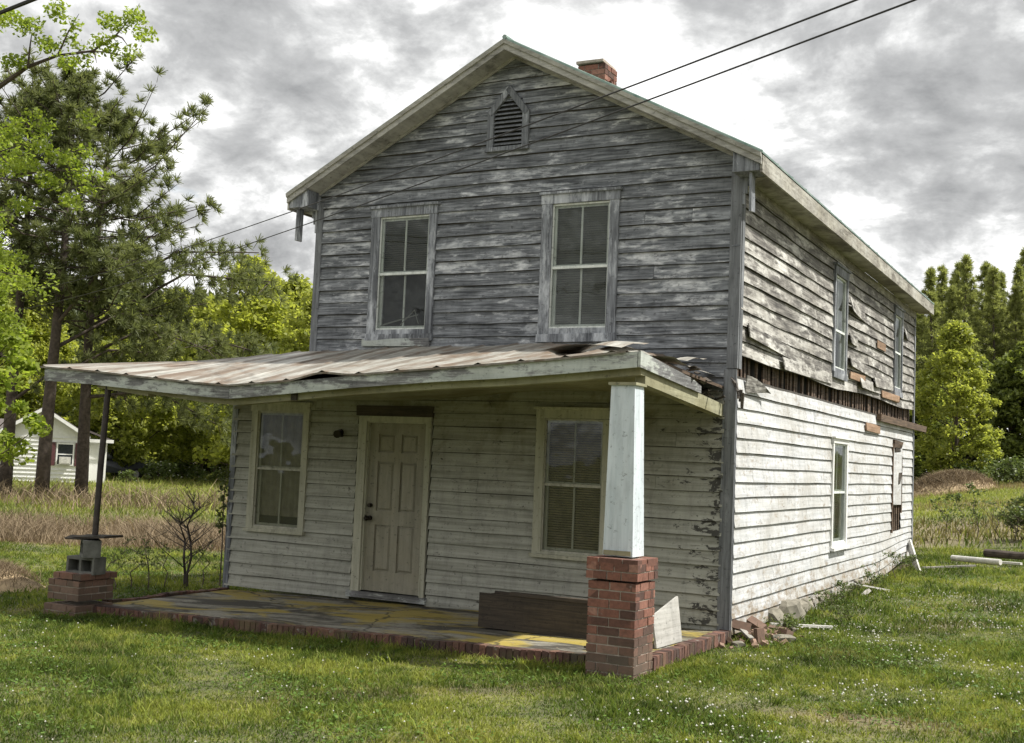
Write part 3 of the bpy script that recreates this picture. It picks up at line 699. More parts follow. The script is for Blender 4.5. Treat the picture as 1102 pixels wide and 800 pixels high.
# eave returns with hanging brackets at the front corners
er = MB()
for s in (-1, 1):
    xo = RX+s*(W/2+OV-.035); xi = RX+s*(W/2-.01)
    a, b = min(xo, xi), max(xo, xi); er.cut()
    # raked filler between the wall corner and the outer end of the eave
    er.hexa([(a, YF+.03, rz(xo)-.17), (b, YF+.03, rz(xo)-.17), (b, .0, rz(xo)-.17), (a, .0, rz(xo)-.17), (a, YF+.03, rz(a)-.10), (b, YF+.03, rz(b)-.10), (b, .0, rz(b)-.10), (a, .0, rz(a)-.10)])
    xb = xi+s*.17
    er.box(min(xb, xb+s*.03), max(xb, xb+s*.03), -.24, -.13, 4.62, rz(xo)-.171, jit=.006)
    # small scroll of stepped wedges
    for k in range(5):
        h = .035*k*k/3+.02; x2 = xi+s*(.03+.028*(4-k)); er.box(min(x2, x2+s*.028), max(x2, x2+s*.028), -.028, -.002, rz(xo)-.17-h*1.4, rz(xo)-.171)
er.build('eave_bracket', M_trimgrey, ROOF)
# chimney
CX0, CX1, CY0, CY1 = 2.62, 3.02, 2.05, 2.45
def bricks(mb, x0, x1, y0, y1, z0, z1, bl=.2, bh=.065, m=.011, dirty=0, skipf=None):
    z = z0; row = 0
    while z < z1-bh*.5:
        for (axis, fixed, a, b, sgn) in (('x', y0, x0, x1, -1), ('x', y1, x0, x1, 1), ('y', x0, y0, y1, -1), ('y', x1, y0, y1, 1)):
            off = 0 if (row+(axis == 'y')) % 2 else -bl/2
            p = a+off
            while p < b-.005:
                q0, q1 = max(p, a), min(p+bl-m, b)
                if q1-q0 > .025 and not (skipf and skipf(axis, sgn, q0, z)):
                    j = random.uniform(-.003, .003); d = .09
                    if axis == 'x': mb.box(q0, q1, min(fixed+sgn*j, fixed-sgn*d), max(fixed+sgn*j, fixed-sgn*d), z, z+bh, jit=.0015)
                    else: mb.box(min(fixed+sgn*j, fixed-sgn*d), max(fixed+sgn*j, fixed-sgn*d), q0, q1, z+.0007, z+bh-.0007, jit=.0015)
                p += bl
        z += bh+m; row += 1
    mb.box(x0+.008, x1-.008, y0+.008, y1-.008, z0, z-m-.004, 0, 1)
ch = MB(); bricks(ch, CX0, CX1, CY0, CY1, 6.60, 7.30, skipf=lambda ax, s, q, z: z > 7.05 and random.random() < .0)
ch.box(CX0-.025, CX1-.03, CY0-.025, CY1+.02, 7.295, 7.33, .1, 1, jit=.006)
for k in range(5): ch.box(CX1-.02+random.uniform(-.01, .025), CX1+random.uniform(.02, .05), CY0+.05+.07*k, CY0+.11+.07*k, 6.95+.03*(k % 2), 7.02+.04*(k % 3), jit=.012)
c_ = ch.build('chimney', [M_brick, M_mortar], ROOF); c_['label'] = 'broken red brick chimney'
c2 = MB(); c2.box(CX0+.03, CX1-.09, CY0+.04, CY1-.04, 7.33, 7.342); c2.build('chimney_cap', M_concrete, ROOF)

# ---- door
DX0, DX1, DZ0, DZ1 = .95, 1.775, .29, 2.325
d_ = MB(); o0, o1 = -.06, -.02
# stiles, rails and recessed panels of a six-panel door
d_.mbox(FR, DX0, DX1, -.075, -.045, DZ0, DZ1, r=.5)
xs = [DX0, DX0+.13, (DX0+DX1)/2-.05, (DX0+DX1)/2+.05, DX1-.13, DX1]
d_.mbox(FR, xs[0], xs[1], -.045, -.02, DZ0, DZ1, r=.5); d_.mbox(FR, xs[4], xs[5], -.045, -.02, DZ0, DZ1, r=.5); d_.mbox(FR, xs[2], xs[3], -.045, -.0205, DZ0, DZ1, r=.5)
zr = [(DZ0, DZ0+.24), (DZ0+.80, DZ0+.97), (DZ0+1.57, DZ0+1.68), (DZ1-.13, DZ1)]
for a, b in zr:
    d_.mbox(FR, xs[1], xs[2], -.045, -.0205, a, b, r=.5); d_.mbox(FR, xs[3], xs[4], -.045, -.0205, a, b, r=.5)
for (pa, pb_) in ((zr[0][1], zr[1][0]), (zr[1][1], zr[2][0]), (zr[2][1], zr[3][0])):
    for (xa, xb) in ((xs[1], xs[2]), (xs[3], xs[4])):
        i = .035
        d_.hexa([FR(xa+.012, -.044, pa+.012), FR(xb-.012, -.044, pa+.012), FR(xb-.012, -.044, pb_-.012), FR(xa+.012, -.044, pb_-.012),
                 FR(xa+i, -.026, pa+i), FR(xb-i, -.026, pa+i), FR(xb-i, -.026, pb_-i), FR(xa+i, -.026, pb_-i)], .45)
DOOR = d_.build('door', M_door, HOUSE); DOOR['label'] = 'six-panel tan front door, closed'
kn = MB(); kn.tube([(DX0+.06, .02, 1.165), (DX0+.06, -.03, 1.165), (DX0+.06, -.035, 1.165), (DX0+.06, -.075, 1.165)], [.03, .03, .016, .02], 12); kn.tube([(DX0+.06, -.06, 1.165), (DX0+.06, -.075, 1.165), (DX0+.06, -.098, 1.165)], [.02, .034, .018], 12)
kn.build('knob', M_knob, DOOR)
kl = MB(); kl.tube([(DX0+.06, .02, 1.32), (DX0+.06, -.035, 1.32)], [.026, .022], 12); kl.build('deadbolt', M_knob, DOOR)
df = MB()
df.mbox(FR, .81, DX0-.02, 0, .045, .24, 2.40, jit=.003); df.mbox(FR, DX1+.02, 1.86, 0, .045, .24, 2.40, jit=.003); df.mbox(FR, .811, 1.859, 0, .043, 2.345, 2.41, jit=.002)
df.mbox(FR, DX0-.02, DX0+.0, -.08, .02, DZ0, 2.345); df.mbox(FR, DX1-.0, DX1+.02, -.08, .02, DZ0, 2.345); df.mbox(FR, DX0, DX1, -.08, .02, DZ1+.003, 2.345)
df.build('door_frame', M_case, DOOR)
ds = MB(); ds.mbox(FR, .76, 1.90, -.05, .07, .205, .275, jit=.004); ds.build('threshold', M_fascia, DOOR)
dl = MB(); dl.mbox(FR, .77, 1.88, -.02, .05, 2.412, 2.535, jit=.004); dl.build('lintel', M_dark, DOOR)
pl = MB(); pl.tube([(.53, .0, 2.19), (.53, -.05, 2.19)], [.055, .045], 12); pl.tube([(.53, -.05, 2.19), (.56, -.14, 2.17)], [.03, .05], 10); pl.tube([(.45, -.03, 2.2), (.53, -.06, 2.19)], .018, 6)
part(pl, 'porch_light', M_knob)

# ---- porch: slab, curb, piers, column, beam, ceiling, roof
def slz(x): return .118+.024*(x+1)
PY = -2.40
slab = MB(); nx, ny = 26, 10
for i in range(nx):
    for j in range(ny):
        xa, xb = -1.18+(5.50+1.18)*i/nx, -1.18+(5.50+1.18)*(i+1)/nx; ya, yb = PY+.12+(-PY-.12)*j/ny, PY+.12+(-PY-.12)*(j+1)/ny
        zf = lambda x, y: slz(x)-.004+.006*noise.noise(Vector((x*1.3, y*1.3, 0)))
        slab.poly([(xa, ya, zf(xa, ya)), (xb, ya, zf(xb, ya)), (xb, yb, zf(xb, yb)), (xa, yb, zf(xa, yb))], .5)
slab.box(-1.18, 5.5, PY+.13, -.001, -.2, .05)
part(slab, 'porch_floor', M_slab)
cbk = MB(); x = -1.0
while x < 5.16:
    zt = slz(x)+.004*math.sin(x*7); cbk.box(x, x+.062, PY, PY+.115, zt-.115, zt+.004, jit=.004); x += .071
y = -2.2
while y < -.01:
    cbk.box(5.49, 5.60, y, y+.062, slz(5.5)-.10, slz(5.5)+.018+.004*math.sin(y*9), jit=.004); y += .071
x = -1.16
y = PY+.35
while y < -.02:
    cbk.box(-1.23, -1.13, y, y+.062, slz(-1)-.12, slz(-1)+.02+.01*math.sin(y*5), jit=.008); y += .071
cbk.box(-.98, 5.2, PY+.012, PY+.11, -.05, .14, 0, 1); cbk.box(-.98, 5.2, PY+.035, PY+.1, -.3, -.04, 0, 1); cbk.box(5.505, 5.59, -2.2, -.01, -.1, .2, 0, 1)
part(cbk, 'brick_curb', [M_curb, M_curb], label='dark mossy brick edge of the porch floor')
# right pier
rp = MB(); bricks(rp, 5.165, 5.6, -2.68, -2.245, .05, .981)
bricks(rp, 5.148, 5.617, -2.697, -2.228, .972, 1.09, bl=.13); bricks(rp, 5.15, 5.615, -2.695, -2.23, 1.085, 1.16, bl=.22)
part(rp, 'brick_pier', [M_brick, M_mortar], label='square red brick pier under the white porch column')
lp = MB(); bricks(lp, -1.47, -.99, -2.62, -2.12, .19, .42, bl=.2); bricks(lp, -1.40, -.965, -2.62, -2.10, .42, .47, bl=.21); bricks(lp, -1.48, -.98, -2.65, -2.12, -.08, .17, bl=.24)
part(lp, 'brick_pier', [M_brick, M_mortar], label='worn brick pier at the left end of the porch')
# tapered column (boxed, four sides)
col = MB()
def frus(x0, x1, y0, y1, z0, X0, X1, Y0, Y1, z1, m=0): col.hexa([(x0, y0, z0), (x1, y0, z0), (x1, y1, z0), (x0, y1, z0), (X0, Y0, z1), (X1, Y0, z1), (X1, Y1, z1), (X0, Y1, z1)], .5, m)
frus(5.235, 5.51, -2.56, -2.30, 1.162, 5.255, 5.475, -2.55, -2.34, 2.63)
part(col, 'porch_column', M_column, label='tapered boxed white column')
cc = MB(); cc.box(5.235, 5.495, -2.57, -2.32, 2.63, 2.655); cc.cut(); cc.box(5.245, 5.495, -2.575, -2.572, 1.17, 1.21, jit=.002); part(cc, 'column_cap', M_ceil)

XS = [-1.97, -1.2, -.4, .4, .85, 1.6, 2.3, 2.8, 3.4, 4.1, 4.8, 5.45]
FB = [2.64, 2.60, 2.54, 2.485, 2.46, 2.52, 2.58, 2.615, 2.655, 2.69, 2.74, 2.795]
FT = [2.79, 2.745, 2.68, 2.62, 2.595, 2.645, 2.70, 2.735, 2.775, 2.82, 2.87, 2.935]
def fb(x): return float(np.interp(x, XS, FB))
def ft(x): return float(np.interp(x, XS, FT))
BX = [-1.97, -.5, .03, 3.2, 4.2, 4.7, 5.1, 5.45, 5.75]; BZ = [3.08, 3.17, 3.22, 3.285, 3.23, 3.17, 3.02, 2.88, 2.78]
def bz(x): return float(np.interp(x, BX, BZ))
YP = PY-.03    # fascia plane
pf = MB()
for a, b in zip(XS[:-1], XS[1:]):
    for k in range(3):
        p, q = a+(b-a)*k/3, a+(b-a)*(k+1)/3
        g = .004 if (abs(q-.85) < .01) else 0
        pf.hexa([(p, YP-.025, fb(p)), (q-g, YP-.025, fb(q)), (q-g, YP, fb(q)), (p, YP, fb(p)), (p, YP-.025, ft(p)), (q-g, YP-.025, ft(q)), (q-g, YP, ft(q)), (p, YP, ft(p))], .3 if p < .8 else .7)
# right rake board, bottom sags towards the wall
def rkz(y, top): return (2.935 if top else 2.795)+(y-YP)/(-YP)*((2.70 if top else 2.62)-(2.935 if top else 2.795))
for k in range(6):
    a, b = YP-.02+k*.27, YP-.02+(k+1)*.27
    pf.hexa([(5.455, a, rkz(a, 0)), (5.48, a, rkz(a, 0)), (5.48, b, rkz(b, 0)), (5.455, b, rkz(b, 0)), (5.455, a, rkz(a, 1)), (5.48, a, rkz(a, 1)), (5.48, b, rkz(b, 1)-(.03 if k == 5 else 0)), (5.455, b, rkz(b, 1)-(.03 if k == 5 else 0))], .2)
# left rake board
pf.hexa([(-1.97, YP, 2.64), (-1.945, YP, 2.64), (-1.945, 0, 2.92), (-1.97, 0, 2.92), (-1.97, YP, 2.79), (-1.945, YP, 2.79), (-1.945, 0, 3.07), (-1.97, 0, 3.07)])
PR = MB()
# tin sheet with crimps
xs_ = []; x = -2.03
while x < 5.40: xs_.append(x); x += .09
NS = 8
def tz(x, t): 
    z = (ft(x)+.015)*(1-t)+bz(x)*t
    z += .012*math.sin(x*3.1)*math.sin(t*5)
    if 1.75 < x < 2.6 and t < .3: z += .05*math.exp(-((x-2.05)/.25)**2)*(1-t/.3)
    if x > 4.5: z += .10*math.exp(-((x-4.85)/.22)**2)*math.exp(-((t-.5)/.25)**2)
    return z
for k in range(len(xs_)-1):
    a, b = xs_[k], xs_[k+1]; rib = (k % 5 == 0)
    rv = (k//8*.37) % 1
    for j in range(NS):
        t0, t1 = j/NS, (j+1)/NS
        if a > 4.75 and t0 > .55 and random.random() < .75: continue
        if a > 5.0 and t0 > .3 and random.random() < .6: continue
        yf = lambda t: (YP-.05)*(1-t)-.03*t
        if rib:
            m_ = (a+b)/2
            for (p, q, hp_, hq) in ((a, m_, 0, .017), (m_, b, .017, 0)):
                PR.poly([(p, yf(t0), tz(p, t0)+hp_), (q, yf(t0), tz(q, t0)+hq), (q, yf(t1), tz(q, t1)+hq), (p, yf(t1), tz(p, t1)+hp_)], rv*.3)
        else:
            PR.poly([(a, yf(t0), tz(a, t0)), (b, yf(t0), tz(b, t0)), (b, yf(t1), tz(b, t1)), (a, yf(t1), tz(a, t1))], .35+.6*rv)
        if j == 0: PR.poly([(a, yf(0)+.001, tz(a, 0)-.02), (b, yf(0)+.001, tz(b, 0)-.02), (b, yf(0), tz(b, 0)+(0 if not rib else .0)), (a, yf(0), tz(a, 0))], .05)
PROOF = PR.build('porch_roof', M_tin, HOUSE); PROOF['label'] = 'sagging rusty tin porch roof'
pf.build('fascia', M_fascia, PROOF)
# decking under the tin (dark wood edge)
dk = MB()
for a, b in zip(XS[:-1], XS[1:]):
    dk.hexa([(a, YP+.0, ft(a)-.035), (b, YP+.0, ft(b)-.035), (b, -.03, bz(b)-.06 if b < 4.7 else bz(b)-.1), (a, -.03, bz(a)-.06 if a < 4.7 else bz(a)-.1),
             (a, YP+.0, ft(a)-.004), (b, YP+.0, ft(b)-.004), (b, -.03, bz(b)-.03 if b < 4.7 else bz(b)-.07), (a, -.03, bz(a)-.03 if a < 4.7 else bz(a)-.07)], .3)
dk.build('decking', M_brownw, PROOF)
# beam, ceiling
cm = MB()
def cz(x, y):
    t = (y-YP)/(-YP); f = fb(x)+.05; bk = np.interp(x, [-2, .1, 1.3, 1.9, 3.2, 4.5, 5.5], [2.62, 2.60, 2.60, 2.62, 2.75, 2.74, 2.58]); return f*(1-t)+float(bk)*t
for a, b in zip(XS[:-1], XS[1:]):
    for k in range(4):
        y0 = YP+.005+k*(-YP-.02)/4; y1 = YP+.005+(k+1)*(-YP-.02)/4
        cm.poly([(a, y0, cz(a, y0)), (b, y0, cz(b, y0)), (b, y1, cz(b, y1)), (a, y1, cz(a, y1))], .3+.1*k)
CE = cm.build('porch_ceiling', M_ceil, HOUSE)
bm_ = MB()
for a, b in zip(XS[1:-1], XS[2:]):
    bm_.hexa([(a, -2.36, fb(a)-.06 if a > .3 else fb(a)-.03), (b, -2.36, fb(b)-.06), (b, -2.25, fb(b)-.06), (a, -2.25, fb(a)-.06 if a > .3 else fb(a)-.03), (a, -2.36, fb(a)+.045), (b, -2.36, fb(b)+.045), (b, -2.25, fb(b)+.045), (a, -2.25, fb(a)+.045)], .4)
bm_.hexa([(5.35, -2.25, 2.66), (5.45, -2.25, 2.66), (5.45, -.03, 2.49), (5.35, -.03, 2.49), (5.35, -2.25, 2.80), (5.45, -2.25, 2.80), (5.45, -.03, 2.62), (5.35, -.03, 2.62)], .5)
bm_.build('beam', M_ceil, CE)
bk_ = MB(); bk_.box(1.62, 1.69, -2.39, -2.365, 2.46, 2.56); bk_.build('bracket', M_dark, CE)
# broken roof corner: splinters, bent tin
spl = MB()
for k in range(40):
    y = random.uniform(-1.1, -.1); x = random.uniform(5.12, 5.46); z = rkz(y, 1)+random.uniform(-.04, .13)
    spl.obox((x, y, z), (random.uniform(.10, .30), random.uniform(.015, .05), random.uniform(.006, .015)), (random.uniform(-.4, .4), random.uniform(-.25, .35), random.uniform(-1.7, -.2)), jit=.004)
for k in range(5):
    spl.obox((5.57+.025*k, -.06-.02*(k % 3), 2.86-.05*k), (.12+.03*(k % 3), .03, .012), (.3*(k % 2), .7+.25*k, -.5-.2*k), jit=.008)
spl.build('splintered_board', M_splint, PROOF)
bt = MB()
def curl(x0, x1, y0, y1, z0, hgt, tw, rv):
    n = 7; bt.cut()
    for j in range(n):
        for i in range(5):
            def P(i, j):
                u = i/5; v = j/n
                return (x0+(x1-x0)*v, y0+(y1-y0)*u, z0+hgt*math.sin(v*2.2)*(.5+.5*u)+tw*(u-.5)*v+.012*math.sin(7*u+5*v))
            bt.poly([P(i, j), P(i+1, j), P(i+1, j+1), P(i, j+1)], rv)
curl(4.15, 5.0, -1.75, -1.05, 3.02, .15, .05, .7); curl(4.95, 5.42, -1.1, -.5, 2.99, .06, .05, .6); curl(5.15, 5.5, -1.9, -1.3, 2.93, .02, -.04, .5)
bt.build('bent_sheet', M_tin, PROOF)
# lean roof of the low wing on the left
wr = MB(); wr.hexa([(-1.4, .0, 2.84), (.0, .0, 3.16), (.0, D-.5, 3.16), (-1.4, D-.5, 2.84), (-1.4, .0, 2.87), (.0, .0, 3.19), (.0, D-.5, 3.19), (-1.4, D-.5, 2.87)])
part(wr, 'wing_roof', M_tin)
# foundation: stone piles and sill beam under the right side
sb = MB(); sb.mbox(SD, .1, D, -.16, -.02, .20, .34, jit=.01); part(sb, 'sill_beam', M_brownw)

# ================================================================== things on and around the porch
post = MB(); post.tube([(-1.085, -2.35, .905), (-1.07, -2.35, 1.7), (-1.055, -2.33, 2.585)], .034, 12)
tag(post.build('metal_post', M_rustpole), 'thin rusty metal post propping up the left end of the porch roof', 'post')
def block(name, loc, rot, label):
    m = MB(); L, H, Dp, t = .40, .19, .19, .032
    m.box(-L/2, L/2, -Dp/2, Dp/2, 0, t, .4); m.box(-L/2, L/2, -Dp/2, Dp/2, H-t, H, .4)
    for x in (-L/2, -t/2, L/2-t): m.box(x, x+t, -Dp/2+.001, Dp/2-.001, t, H-t, .4)
    m.box(-L/2+t, L/2-t, Dp/2-.05, Dp/2-.02, t, H-t, .1)
    o = m.build(name, M_concrete); o.location = loc; o.rotation_euler = rot; tag(o, label, 'concrete block', 'grey concrete blocks stacked on the left brick pier'); return o
block('concrete_block', (-1.14, -2.40, .472), (0, 0, .08), 'lower hollow concrete block lying on the left brick pier, its two holes facing out')
block('concrete_block', (-1.11, -2.38, .664), (0, 0, -.65), 'upper concrete block turned askew on top of the other block')
plt_ = MB(); plt_.obox((-1.06, -2.36, .885), (.50, .30, .022), (.02, -.05, .1), jit=.008); plt_.obox((-1.2, -2.45, .868), (.28, .2, .02), (.05, .06, .5), jit=.01)
tag(plt_.build('wood_shim', M_dark), 'dark ragged board between the top concrete block and the metal post', 'board')
tb = MB(); X0, X1, Y0, Y1, ZB = 3.38, 4.98, -1.40, -1.05, slz(4.2)+.004
tb.box(X0, X1, Y0, Y0+.03, ZB, ZB+.34, jit=.006); tb.box(X0, X1, Y1-.03, Y1, ZB, ZB+.33, jit=.006); tb.box(X0+.001, X0+.03, Y0+.03, Y1-.03, ZB, ZB+.31, jit=.004); tb.box(X1-.03, X1, Y0+.03, Y1-.03, ZB, ZB+.31, jit=.004); tb.box(X0+.03, X1-.03, Y0+.03, Y1-.03, ZB, ZB+.03)
tb.box(X0+.35, X1-.002, Y0-.006, Y0+.04, ZB+.34, ZB+.375, jit=.005)
tag(tb.build('wooden_trough', M_dark), 'long dark wooden trough lying on the porch floor below the right window', 'trough')
brd = MB(); brd.hexa([(5.38, -1.62, .275), (5.40, -1.62, .275), (5.43, -1.02, .275), (5.41, -1.02, .275), (5.33, -1.62, .56), (5.35, -1.62, .56), (5.38, -1.04, .70), (5.36, -1.04, .70)])
tag(brd.build('leaning_panel', M_panel), 'pale wooden panel standing on edge behind the red brick pier', 'panel')
sk = MB(); sk.obox((5.05, -2.05, slz(5)+.012), (.42, .03, .02), (0, 0, -.25)); tag(sk.build('wood_strip', M_dark), 'short dark strip of wood lying on the yellow stained porch floor', 'wood strip')

n_ = 420; lx = RNG.uniform(-1.0, 5.45, n_); ly = -RNG.random(n_)**1.0*2.2-.03; ly = np.where(RNG.random(n_) < .5, ly*.35, ly)
k_ = ~((lx > 3.3) & (ly < -.98) & (ly > -1.45)); lx, ly = lx[k_], ly[k_]
LV = leaves(np.stack([lx, ly, .118+.024*(lx+1)+.008], -1), .012, 1, .016, .6, 3.0, .2)
tag(npmesh('leaf_litter', LV, 4, L_dry, RNG.random(len(LV)//4)), 'dry leaf litter and grit strewn over the porch floor', 'leaf litter', kind='stuff')
def rock(cx, cy, cz, sx, sy, sz, seed):
    import bmesh
    bm = bmesh.new(); bmesh.ops.create_icosphere(bm, subdivisions=2, radius=1)
    for v in bm.verts:
        n = noise.noise(v.co*1.3+Vector((seed*7.1, seed, 0))); f = 1+.45*n; v.co = Vector((v.co.x*sx*f, v.co.y*sy*f, v.co.z*sz*f))
        v.co.x = max(-sx*.8, min(sx*.8, v.co.x)); v.co.y = max(-sy*.85, min(sy*.85, v.co.y)); v.co.z = max(-sz*.7, min(sz*.75, v.co.z))
    me = bpy.data.meshes.new('rock'); bm.to_mesh(me); bm.free()
    o = bpy.data.objects.new('rock', me); COL.objects.link(o); o.location = (cx, cy, cz); o.rotation_euler = (0, 0, seed*1.3); return o
def addrnd(o, mat):
    me = o.data; a = me.attributes.new('rnd', 'FLOAT', 'FACE'); a.data.foreach_set('value', [.5]*len(me.polygons)); me.materials.append(mat)
k = 0
for (u, o, s) in ((1.55, .05, .17), (2.05, .10, .21), (2.5, .05, .18), (3.0, .04, .15), (3.9, .02, .13), (6.1, .0, .15)):
    k += 1; r_ = rock(W+o-.05, u, G(W, u)+s*.45, s*1.0, s*1.25, s*.9, k); addrnd(r_, M_stone); r_.name = 'foundation_stone'
    tag(r_, ['tan fieldstone under the side wall nearest the brick rubble', 'largest upright fieldstone under the white side wall', 'third fieldstone under the white side wall from the front corner', 'fourth fieldstone under the white side wall', 'small fieldstone half buried at the middle of the side wall', 'far fieldstone in the weeds under the side wall'][k-1], 'stone', 'fieldstones under the side wall')
# rubble at the corner
bl_ = ['broken red brick leaning on the wall base at the front corner', 'brick lying flat in the rubble at the house corner', 'brick on its side at the front of the rubble pile', 'half brick at the right edge of the rubble pile', 'brick tilted on top of the corner rubble pile', 'muddy brick half under the corner rubble']
for i, (x, y, zo, rot) in enumerate(((5.66, .12, .14, (1.2, .2, .3)), (5.8, .28, .04, (.1, .1, .7)), (5.9, -.02, .05, (.2, 1.4, -.4)), (6.0, .6, .04, (.15, .2, 1.5)), (5.74, .42, .13, (.5, .4, -.2)), (5.85, .85, .03, (.2, .1, .2)))):
    m = MB(); m.obox((0, 0, 0), (.2, .095, .06), jit=.006, r=random.uniform(.5, 1)); o = m.build('loose_brick', M_brick); o.location = (x, y, G(x, y)+zo+.1); o.rotation_euler = rot
    o.location.z = G(x, y)+zo+.02
    tag(o, bl_[i], 'brick', 'bricks in the rubble at the house corner')
rl = ['pale stone left of the corner post', 'flat grey stone in front of the corner rubble', 'brown clod beside the corner rubble', 'rounded tan stone at the back of the corner rubble', 'small grey stone between the loose bricks']
for i, (x, y, s) in enumerate(((5.52, -.42, .09), (5.75, -.25, .10), (6.08, .25, .16), (5.86, 1.15, .15), (5.95, .12, .07))):
    r_ = rock(x, y, G(x, y)+s*.22, s*.9, s*.75, s*.42, 20+i); addrnd(r_, M_stone); r_.name = 'rubble_stone'; tag(r_, rl[i], 'stone', 'stones in the rubble at the house corner')
chips = empty('rubble_pile', (5.85, .35, G(5.85, .35)), 'low pile of broken brick chips and plaster at the foot of the corner board', 'rubble')
cm2 = MB()
for k in range(60):
    x = random.gauss(5.86, .16); y = random.gauss(.35, .38); s_ = random.uniform(.02, .055)
    if x > 5.62: cm2.obox((x, y, G(x, y)+.03+.08*math.exp(-((x-5.8)/.15)**2-((y-.3)/.4)**2)*random.random()), (s_*1.6, s_, s_*.7), (random.uniform(-1, 1), random.uniform(-1, 1), random.uniform(0, 3)), jit=.008)
chp = cm2.build('chips', M_rubble, chips); chp['kind'] = 'stuff'
def plank(name, a, b, w, t, mat, label, roll=0, cat='plank', group=None):
    a, b = Vector(a), Vector(b); d = b-a; L = d.length; m = MB()
    n = max(2, int(L/.25))
    for j in range(n): m.obox((-L/2+L*(j+.5)/n, 0, 0), (L/n, w, t), r=.5)
    m.v = [(x, y, z+.01*math.sin(x*3)) for x, y, z in m.v]
    o = m.build(name, mat); q = d.to_track_quat('X', 'Z'); o.rotation_mode = 'QUATERNION'
    from mathutils import Quaternion
    o.rotation_quaternion = q @ Quaternion((1, 0, 0), roll); o.location = (a+b)/2; return tag(o, label, cat, group)
plank('plank', (5.72, 1.02, .27), (6.28, 1.55, .22), .04, .025, M_palew, 'long pale batten lying across the stones by the side wall')
plank('plank', (5.68, .1, .3), (6.0, -.15, .12), .06, .02, M_greyw, 'short grey plank leaning in the rubble at the front corner')
plank('plank', (5.62, .55, .30), (6.02, .3, .16), .07, .02, M_greyw, 'splintered grey plank across the loose bricks')
plank('plank', (5.63, 5.3, .42), (6.25, 6.4, .2), .03, .02, M_palew, 'thin stick leaning on the weeds beside the side wall')
plank('plank', (5.60, 10.5, .75), (5.9, 9.9, .22), .16, .03, M_palew, 'pale board leaning on the far corner of the side wall', roll=1.4)
plank('plank', (5.68, 3.2, .32), (5.7, 3.3, .12), .07, .02, M_greyw, 'upright grey scrap of siding below the side wall', roll=1.5)
plank('plank', (5.75, 4.9, .12), (5.9, 5.5, .30), .06, .02, M_greyw, 'grey board end sticking out of the weeds at the middle of the side wall', roll=.7)
plank('plank', (6.4, 12.0, G(6.4, 12)+.06), (7.4, 11.7, G(7.4, 11.7)+.06), .10, .04, M_palew, 'pale board flat in the grass before the white pipe')
plank('plank', (5.9, 10.2, G(5.9, 10.2)+.05), (6.7, 10.9, G(6.7, 10.9)+.05), .05, .03, M_greyw, 'grey stick in the grass at the far corner of the house')

# ================================================================== ground
def far_lit(x, y):  # share of painted sunlight, growing with distance
    dist = (np.asarray(x)-CAM[0])*FWD[0]/cp+(np.asarray(y)-CAM[1])*FWD[1]/cp
    return smooth(31, 40, dist)
def dry(x, y):
    """share of dry brown growth"""
    x = np.asarray(x, float); y = np.asarray(y, float)
    dist = (x-CAM[0])*FWD[0]/cp+(y-CAM[1])*FWD[1]/cp; lat = (x-CAM[0])*RT0[0]+(y-CAM[1])*RT0[1]
    wob = 1.5*np.sin(lat*.35)+.8*np.sin(lat*.9+1.)
    left = smooth(-1.0, -3.5, lat+.30*dist*0+0*lat)  # left of the view axis
    band1 = smooth(22.5, 23.5, dist+wob*.3)*(1-smooth(27.5, 30, dist+wob*.5))*left
    band2 = smooth(37, 39, dist+wob)*(1-smooth(44, 47, dist+wob))*left*.35
    rgt = 1-left
    b3 = np.maximum(smooth(25, 27, dist+wob*.5)*(1-smooth(33, 35, dist+wob*.5)), smooth(40, 41, dist+wob*.3)*(1-smooth(46, 48, dist+wob*.3)))*rgt*.6
    b4 = smooth(58, 60, dist+wob*.3)*(1-smooth(66, 68, dist+wob*.5))*rgt*.8
    n = .5+.5*np.sin(x*1.7+2*np.sin(y*.8))*np.sin(y*1.3+1.7*np.sin(x*.6))
    patch = smooth(.80, .98, n)*.35
    bare = np.exp(-(((x-7.6)/.8)**2+((y+3.3)/.25)**2))*.8
    return np.clip(np.maximum.reduce([band1, band2, b3, b4, patch, bare]), 0, 1)
N = 300
def axis(c, near, far, n):
    t = np.linspace(-1, 1, n); return c+near*np.sinh(t*math.asinh(far/near))
gx = axis(4., 9, 900, N); gy = axis(2., 9, 900, N); XX, YY = np.meshgrid(gx, gy, indexing='ij')
ZZ = ground(XX, YY)
inside = (XX > -1.1) & (XX < W-.15) & (YY > -2.2) & (YY < D-.1); ZZ = np.where(inside, ZZ-.25, ZZ)
far_ = np.hypot(XX-5, YY); ZZ = np.where(far_ > 260, ZZ*0+np.minimum(ZZ, 3.), ZZ)
me = bpy.data.meshes.new('ground'); vs = np.stack([XX, YY, ZZ], -1).reshape(-1, 3)
idx = np.arange(N*N).reshape(N, N); fcs = np.stack([idx[:-1, :-1], idx[1:, :-1], idx[1:, 1:], idx[:-1, 1:]], -1).reshape(-1, 4)
me.vertices.add(len(vs)); me.vertices.foreach_set('co', vs.astype(np.float32).ravel()); me.loops.add(fcs.size); me.loops.foreach_set('vertex_index', fcs.astype(np.int32).ravel())
me.polygons.add(len(fcs)); me.polygons.foreach_set('loop_start', np.arange(0, fcs.size, 4, dtype=np.int32)); me.update(calc_edges=True)
a_ = me.attributes.new('dry', 'FLOAT', 'POINT'); a_.data.foreach_set('value', dry(vs[:, 0], vs[:, 1]).astype(np.float32))
a_ = me.attributes.new('far_lit', 'FLOAT', 'POINT'); a_.data.foreach_set('value', far_lit(vs[:, 0], vs[:, 1]).astype(np.float32))
me.materials.append(M_ground); me.polygons.foreach_set('use_smooth', [True]*len(fcs))
go = bpy.data.objects.new('ground', me); COL.objects.link(go); tag(go, 'grassy lawn and fields around the old house', kind='structure')

